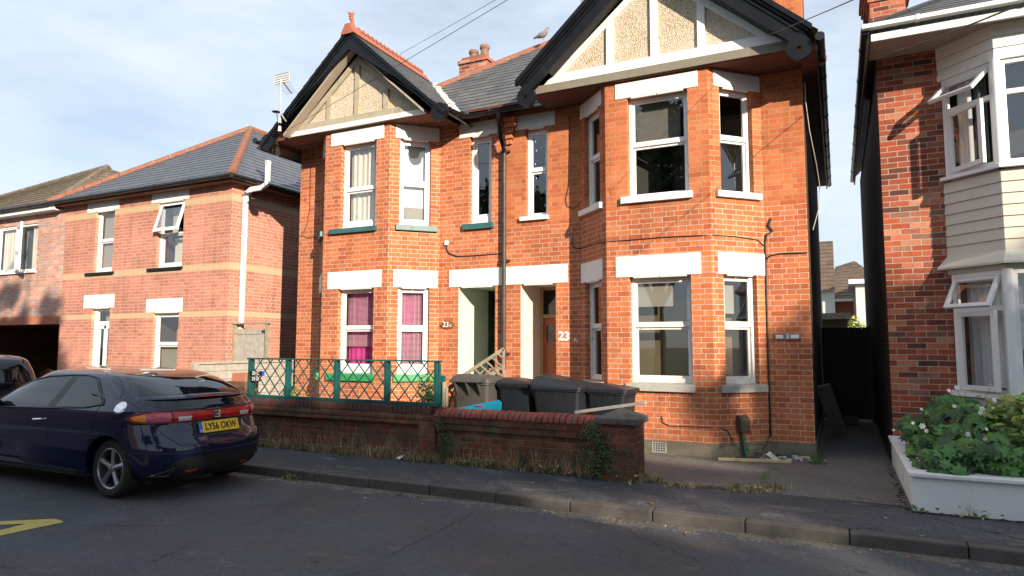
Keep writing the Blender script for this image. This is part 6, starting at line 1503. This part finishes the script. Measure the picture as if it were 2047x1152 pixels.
# ============================================================ TIMBER BITS
def timber():
    F=thing('lapped_timber_fence',(-9.85,9,.1),'weathered overlapping-board fence panel between the two front gardens','fence')
    mb=MB().mat('silver_wood'); z=.12; x=-9.86
    while z<1.22: mb.add([(x+.018,7.95,z),(x+.018,10.35,z),(x+.0,10.35,z+.165),(x+.0,7.95,z+.165),(x-.0,7.95,z),(x-.0,10.35,z)],[(0,1,2,3),(0,3,4),(1,5,2),(4,5,1,0)]); z+=.145
    mb.build('boards',F)
    mb=MB().mat('silver_wood'); mb.box((x-.03,7.93,1.262),(x+.04,10.37,1.29)); mb.build('capping',F)
    for y in (7.88,9.15,10.32):
        mb=MB().mat('silver_wood'); 
        if y==9.15: mb.box((x+.019,y,.1),(x+.045,y+.045,1.26))
        else: mb.box((x-.045,y-.045,.05),(x+.045,y+.045,1.30 if y<9 else 1.36))
        mb.build('post',F,bevel=.004)
    G=thing('timber_gate',(-10.9,10.15,.1),'grey vertical-board gate closing the side passage of the red brick house','gate')
    mb=MB().mat('silver_wood'); x=-11.50
    while x<-10.72: mb.box((x,10.17,.14),(x+.098,10.19,1.93)); x+=.102
    mb.build('boards',G,bevel=.002); mb=MB().mat('silver_wood'); mb.box((-11.5,10.155,1.82),(-10.69,10.168,1.93)); mb.build('rail',G)
    for x in (-11.55,-10.62):
        mb=MB().mat('grey_wood').box((x,10.12,.05),(x+.06,10.2,2.03)); mb.build('post',G)
    mb=MB().mat('grey_wood').box((-11.6,10.1,2.031),(-10.5,10.24,2.07)); mb.build('head_rail',G)
    mb=MB().mat('cast_iron').box((-10.75,10.15,1.84),(-10.66,10.154,1.9)); mb.box((-10.7,10.15,1.2),(-10.66,10.154,1.28)); mb.build('latch',G)
    # leaning broken trellis
    T=thing('broken_trellis',(-4.85,8.9,.9),'triangle of weathered trellis leaning beside the downpipe','trellis')
    mb=MB().mat('grey_wood'); A,B,C_=Vector((-5.22,8.92,1.12)),Vector((-4.50,8.92,1.54)),Vector((-4.50,8.92,1.08))
    mb.obox(A,B,.03,.05); mb.obox(B,C_,.03,.03); mb.build('frame',T)
    mb=MB().mat('grey_wood')
    for k in range(7):
        x=-5.1+k*.1; zt=1.12+(x+5.22)*.583; 
        mb.obox((x,8.91,zt),(min(x+.35,-4.5),8.91,zt-min(.35,-4.5-x)*.8),.022,.008,up=(0,1,0))
        if x+.1<-4.5: mb.obox((x+.02,8.925,max(1.0,zt-.28)),(min(x+.3,-4.5),8.925,max(1.0,zt-.28)+(min(x+.3,-4.5)-x)*.85),.022,.008,up=(0,1,0))
    mb.build('slats',T)
    T=thing('dark_trellis',(-5.2,8.7,.5),'dark collapsed trellis piece left of the light grey bin','trellis')
    mb=MB().mat('bark'); mb.obox((-5.58,8.6,.74),(-4.98,8.6,1.14),.03,.05)
    for k in range(5): mb.obox((-5.5+k*.12,8.61,.78+k*.08),(-5.3+k*.12,8.61,.55+k*.05),.022,.008,up=(0,1,0)); mb.obox((-5.55+k*.12,8.62,.5+k*.04),(-5.38+k*.12,8.62,.86+k*.08),.022,.008,up=(0,1,0))
    mb.build('slats',T)
    mb=MB().mat('distant_brick').box((-4.82,8.97,.1),(-4.50,9.2,1.22)); mb.box((-4.80,8.99,1.222),(-4.62,9.18,1.25)); tag(mb.build('brick_stub',bevel=.01),'top of a low orange brick dividing wall by the downpipe','wall')
    mb=MB().mat('red_coping').box((-4.62,7.72,.1),(-4.5,7.9,.9)); 
    S=thing('rotten_posts',(-4.66,7.5,.8),'pair of short split timber stakes at the right end of the lattice','post')
    mb=MB().mat('grey_wood'); mb.box((-4.665,7.47,.80),(-4.63,7.52,1.12)); mb.box((-4.625,7.48,.80),(-4.60,7.52,1.05)); mb.build('stake',S,bevel=.005)
    mb=MB().mat('teal_fence_paint').box((-4.72,7.50,.80),(-4.67,7.56,1.2)); mb.build('painted_stake',S)
    rb=random.Random(4)
    for k,(bx,bz) in enumerate(((-4.50,.83),(-4.37,.84),(-4.44,.93))):
        pass
    # debris by the house
    mb=MB().mat('new_pine').obox((-1.47,9.14,.125),(-.60,9.34,.125),.045,.035); tag(mb.build('timber_batten',bevel=.003),'yellow pine batten lying at the foot of the right bay','batten')
    for k in range(24):
        x=rb.uniform(-.98,-.42); y=9.42+rb.uniform(-.05,.32)+(x+.98)*.3; s=rb.uniform(.015,.05)
        m=MB().mat('rubble_white' if rb.random()<.7 else 'new_pine'); n=5; a=[(x+s*math.cos(6.28*i/n+k)*rb.uniform(.7,1.2),y+s*math.sin(6.28*i/n+k),.106) for i in range(n)]
        m.prism(a,(rb.uniform(-.01,.01),0,rb.uniform(.008,.03))); o=m.build('rubble_piece',fixn=True); tag(o,'white plaster crumb in the scatter of rubble at the right corner','rubble','rubble scattered at the house corner')
    mb=MB().mat('rubble_white'); mb.add([(-1.02,9.42,.11),(-.86,9.46,.22),(-.74,9.50,.115),(-.80,9.40,.112),(-.9,9.38,.19)],[(0,4,1),(1,4,3,2),(0,1,2)]); tag(mb.build('torn_sheet'),'folded torn sheet of plasterboard paper on top of the rubble','sheet')
timber()
# litter: leaves and chips on road and pavement
rb=random.Random(14)
def litter():
    spec=[('orange_wood','dry leaf',26,.018),('rubble_white','pale chip',34,.010)]
    for mat,nm,n,s in spec:
        proto=None
        for k in range(n):
            if k<n*.75: x=rb.uniform(-6.3,.9); y=6.14-abs(rb.gauss(0,.16)); z=.004
            else: x=rb.uniform(-5,1); y=rb.uniform(6.35,7.3); z=.106
            if proto is None:
                m=MB().mat(mat); m.prism([(x+s*a,y+s*b,z) for a,b in OVAL],(0,0,s*.25)); o=m.build(nm.replace(' ','_'),fixn=True)
                tag(o,'small '+('brown dry leaf' if 'leaf' in nm else 'pale grit chip')+' lying along the kerb','leaf' if 'leaf' in nm else 'chip',('dry leaves' if 'leaf' in nm else 'grit chips')+' along the kerb'); proto=o
            else:
                c=proto.copy(); COL.objects.link(c); c.location=(x,y,z); c.rotation_euler=(rb.uniform(-.3,.3),rb.uniform(-.3,.3),rb.uniform(0,6)); q=rb.uniform(.5,1.5); c.scale=(q,q*rb.uniform(.6,1),q)
litter()
mb=MB().mat('white_print'); mb.poly([(-5.28,7.33,.12),(-5.2,7.3,.115),(-5.16,7.36,.16),(-5.24,7.38,.15)]); tag(mb.build('paper_scrap'),'crumpled white paper scrap at the foot of the long garden wall','litter')
# ============================================================ CABLES, AERIALS, BOXES
def P3(px,py,y): d=ray(px,py); return Vector((0,0,CZ))+d*(y/d.y)
def cable(name,pts,label,r=.006,mat='cable_black'):
    mb=MB().mat(mat); mb.tube(pts,r,6); tag(mb.build(name,smooth='all'),label,'cable')
def sagline(a,b,s,n=24): return [Vector(a)+(Vector(b)-Vector(a))*(i/n)-Vector((0,0,s*4*(i/n)*(1-i/n))) for i in range(n+1)]
def services():
    a=P3(572,262,9.02); b=P3(1560,-330,5); cable('overhead_cable',sagline(a,b,.02),'thin black cable crossing the left gable towards the top of the picture',.004)
    a=P3(800,108,9.0); b=P3(1500,-300,5); cable('overhead_cable',sagline(a,b,.02),'upper of the two wires above the left gable roof',.0035)
    a=P3(1530,72,9.02); b=P3(2300,-270,2.0); cable('overhead_cable',sagline(a,b,.02),'wire running from the right gable bargeboard up to the right',.004)
    a=P3(1765,110,9.3); b=P3(2250,-80,3.0); cable('overhead_cable',sagline(a,b,.03),'wire hanging from the right-hand house eaves',.0055)
    # wall cables
    W=9.985
    p=[P3(893,487,W),P3(893,498,W),P3(898,507,W),P3(915,513,W),P3(950,511,W),P3(1003,507,W)]; cable('wall_cable',p,'short black cable curling from the wall socket to the downpipe',.009)
    p=[P3(1049,190,9.98),P3(1139,300,9.985),P3(1137,372,9.985),P3(1131,398,9.985),P3(1134,412,9.985),P3(1146,417,9.985),P3(1157,408,9.98),P3(1163,402,9.95)]; p[0]=P3(1139,235,9.985); cable('wall_cable',p,'thin wire down the brick between the middle window and the right bay',.005)
    # black run round the right bay at first-floor level
    def onbay(px,py):
        # hit the bay plan
        d=ray(px,py); best=None
        segs=[((-3.67,10.0),(-3.03,9.36)),((-3.03,9.36),(-1.53,9.36)),((-1.53,9.36),(-.89,10.0)),((-.89,10),(-.33,10)),((-6.34,10),(-3.67,10))]
        for (x0,y0),(x1,y1) in segs:
            ex,ey=x1-x0,y1-y0; den=d.x*ey-d.y*ex
            if abs(den)<1e-9: continue
            t=(x0*ey-y0*ex)/den; u=((d.x*t-x0)*ex+(d.y*t-y0)*ey)/(ex*ex+ey*ey)
            if -.001<=u<=1.001 and t>0 and (best is None or t<best): best=t
        best=best or 10/d.y
        q=Vector((0,0,CZ))+d*(best-.012); return q
    p=[(1144,472),(1144,492),(1150,496),(1160,497),(1185,489),(1211,484),(1260,480),(1330,474),(1400,471),(1426,470),(1470,473),(1515,480),(1527,492)]; cable('wall_cable',[onbay(*q) for q in p],'black cable wrapped round the right bay below the upper windows',.007)
    p=[(1541,437),(1536,452),(1545,462),(1532,470),(1529,485),(1530,520),(1532,600),(1535,700),(1538,800),(1540,872)]; cable('wall_cable',[onbay(*q) for q in p],'thick black cable bundle down the inner corner right of the bay',.014)
    cable('wall_cable',[onbay(*q) for q in [(1531,520),(1540,511),(1560,507),(1590,506),(1614,505)]],'black cable branching right at lintel height to the house corner',.009)
    cable('wall_cable',[onbay(*q) for q in [(1323,832),(1325,845),(1340,852),(1380,853),(1420,855),(1440,855),(1455,862),(1465,880),(1462,888),(1472,893)]],'loose black wire trailing along the brick above the plinth',.005)
    for k,(sag,x1) in enumerate(((892,1497),(902,1500),(908,1503),(912,1508))):
        cable('looped_cable',[onbay(*q) for q in [(1481,862+k*2),(1486,880+k*3),(x1-3,sag-2+k),(1518,sag-4),(1532,890),(1540,866)]],'black cable loop hanging low beside the meter box, '+['uppermost','second from the top','third from the top','lowest'][k],.006)
    # meter box on a green pipe
    H=thing('cable_cabinet',(-1.25,9.62,.1),'brown hooded cable box on a green pipe in the bay corner','utility box')
    c=onbay(1481,847); n=Vector((.707,-.707,0)); t=Vector((.707,.707,0))
    def fb(u,w,z): q=c+t*u+n*(w); return (q.x,q.y,z)
    mb=MB().mat('meter_brown'); mb.prism([(-.075,0,.43),(-.075,.10,.43),(-.075,.10,.585),(-.075,.085,.635),(-.075,.04,.655),(-.075,0,.655)],(.15,0,0),fb); mb.build('housing',H,bevel=.012,fixn=True)
    mb=MB().mat('pipe_green'); mb.tube([fb(-.01,.04,.44),fb(0,.045,.3),fb(.02,.07,.1)],[.024,.026,.03],12); mb.build('pipe',H,smooth=True)
    # white wire down the side of the house
    cable('hanging_wire',[P3(1609,165,9.98),P3(1610,200,9.97),P3(1618,260,9.97),P3(1632,330,10.2),P3(1639,375,10.6),P3(1636,420,10.4),P3(1625,460,10.0)],'pale wire hanging loose down the shaded side wall',.006,'cable_pale')
    cable('hanging_wire',[P3(649,190,9.2)]*0+[P3(621,330,9.985),P3(619,420,9.985),P3(612,455,9.985),P3(603,470,9.985),P3(615,476,9.985),P3(636,472,9.98)],'thin dark wire on the brick left of the left bay',.005)
    mb=MB().mat('teal_sill_paint').box((-9.12,9.93,3.62),(-9.04,9.985,3.80)); tag(mb.build('junction_box',bevel=.008),'tiny teal junction box left of the left bay','junction box')
    # socket on wall
    q=P3(893,486,9.985); mb=MB().mat('white_print').box((q.x-.035,9.96,q.z-.04),(q.x+.035,9.998,q.z+.04)); tag(mb.build('wall_socket',bevel=.006),'small white socket box on the brick above the left doorway','socket')
    # television aerial on the left gable
    H=thing('television_aerial',(-9.18,8.98,5.72),'grey comb television aerial on a bent mast at the left gable end','aerial')
    y=8.98; mb=MB().mat('antenna_grey'); mb.tube([P3(572,243,y+.06),P3(567,236,y),P3(561,226,y),P3(561,160,y)],.013,8); mb.build('mast',H,smooth=True)
    mb=MB().mat('antenna_grey'); a=P3(549,151,y); b=P3(577,163,y)
    for i in range(5): z=a.z+(b.z-a.z)*i/4; mb.tube([(a.x,y,z),(b.x,y,z)],.0045,5)
    for i in range(2): mb.tube([(a.x+(b.x-a.x)*i,y,a.z),(a.x+(b.x-a.x)*i,y,b.z)],.0045,5)
    mb.mat('distant_white'); mb.box((a.x,y+.01,b.z),(b.x,y+.014,a.z)); mb.build('reflector',H)
    mb=MB().mat('cable_black'); s=P3(566,165,y); e=P3(583,187,y-.35); mb.tube([s,e],.010,6); mb.build('boom',H)
    mb=MB().mat('antenna_grey')
    for i in range(9):
        c=s+(e-s)*(i/8); wv=.20-.008*i; mb.tube([c+Vector((-wv,0,.0)),c+Vector((wv*.9,0,.0))],.0035,5)
    mb.build('directors',H)
    # insulators
    H=thing('cable_insulator',(-9.3,8.98,5.6),'pair of white porcelain insulators under a black cap at the left gable end','insulator')
    c=P3(556,236,8.98); mb=MB().mat('black_gloss_paint'); q=P3(552,224,8.98); mb.lathe([(.001,.02),(.075,.005),(.08,0),(.001,-.004)],tuple(q),'z',20); mb.build('cap',H,smooth=True)
    for (px,py) in ((559,241),(559,258)):
        q=P3(px,py,8.97); mb=MB().mat('insulator_white'); mb.lathe([(.001,.05),(.022,.05),(.026,.03),(.030,.01),(.024,0),(.032,-.02),(.032,-.045),(.001,-.045)],tuple(q),'z',14); mb.build('insulator_body',H,smooth=True)
    mb=MB().mat('cast_iron'); mb.tube([P3(553,226,8.98),P3(557,250,8.99),P3(560,270,9.05)],.009,6); mb.build('bracket',H)
    # second aerial behind the right gable
    H=thing('grid_aerial',(-4.5,12.8,8.4),'small grid aerial poking up behind the right gable slope','aerial')
    Y=12.6; a=P3(1161,-12,Y); b=P3(1176,16,Y); mb=MB().mat('antenna_grey')
    for i in range(6): x=a.x+(b.x-a.x)*i/5; mb.tube([(x,Y,a.z+.1),(x,Y,b.z)],.009,5)
    for i in range(4): z=a.z+.1+(b.z-a.z-.1)*i/3; mb.tube([(a.x,Y,z),(b.x,Y,z)],.009,5)
    mb.mat('distant_white').box((a.x,Y+.02,b.z+.08),(b.x,Y+.03,a.z)); mb.build('grid',H)
    mb=MB().mat('antenna_grey'); q=P3(1178,20,Y); mb.tube([(b.x,Y,b.z+.05),(b.x+.06,Y,b.z-.05),(b.x+.06,Y,7.4)],.012,6); mb.build('mast',H)
services()
def pigeon():
    B=P3(1083,79,12.35); H=thing('pigeon',tuple(B),'grey pigeon perched facing right on the main roof hip','bird')
    mb=MB().mat('pigeon_grey'); x,y,z=B
    mb.tube([(x-.19,y,z+.055),(x-.13,y,z+.075),(x-.06,y,z+.085),(x+.02,y,z+.095),(x+.08,y,z+.125),(x+.105,y,z+.175),(x+.115,y,z+.205),(x+.135,y,z+.222),(x+.155,y,z+.218),(x+.175,y,z+.212)],[.012,.028,.052,.068,.058,.036,.028,.028,.018,.004],12); mb.build('body',H,smooth='all')
    mb=MB().mat('orange_wood'); mb.tube([(x+.03,y-.02,z+.05),(x+.03,y-.02,z-.01)],.006,6); mb.tube([(x+.03,y+.02,z+.05),(x+.03,y+.02,z-.01)],.006,6); mb.build('leg',H)
pigeon()
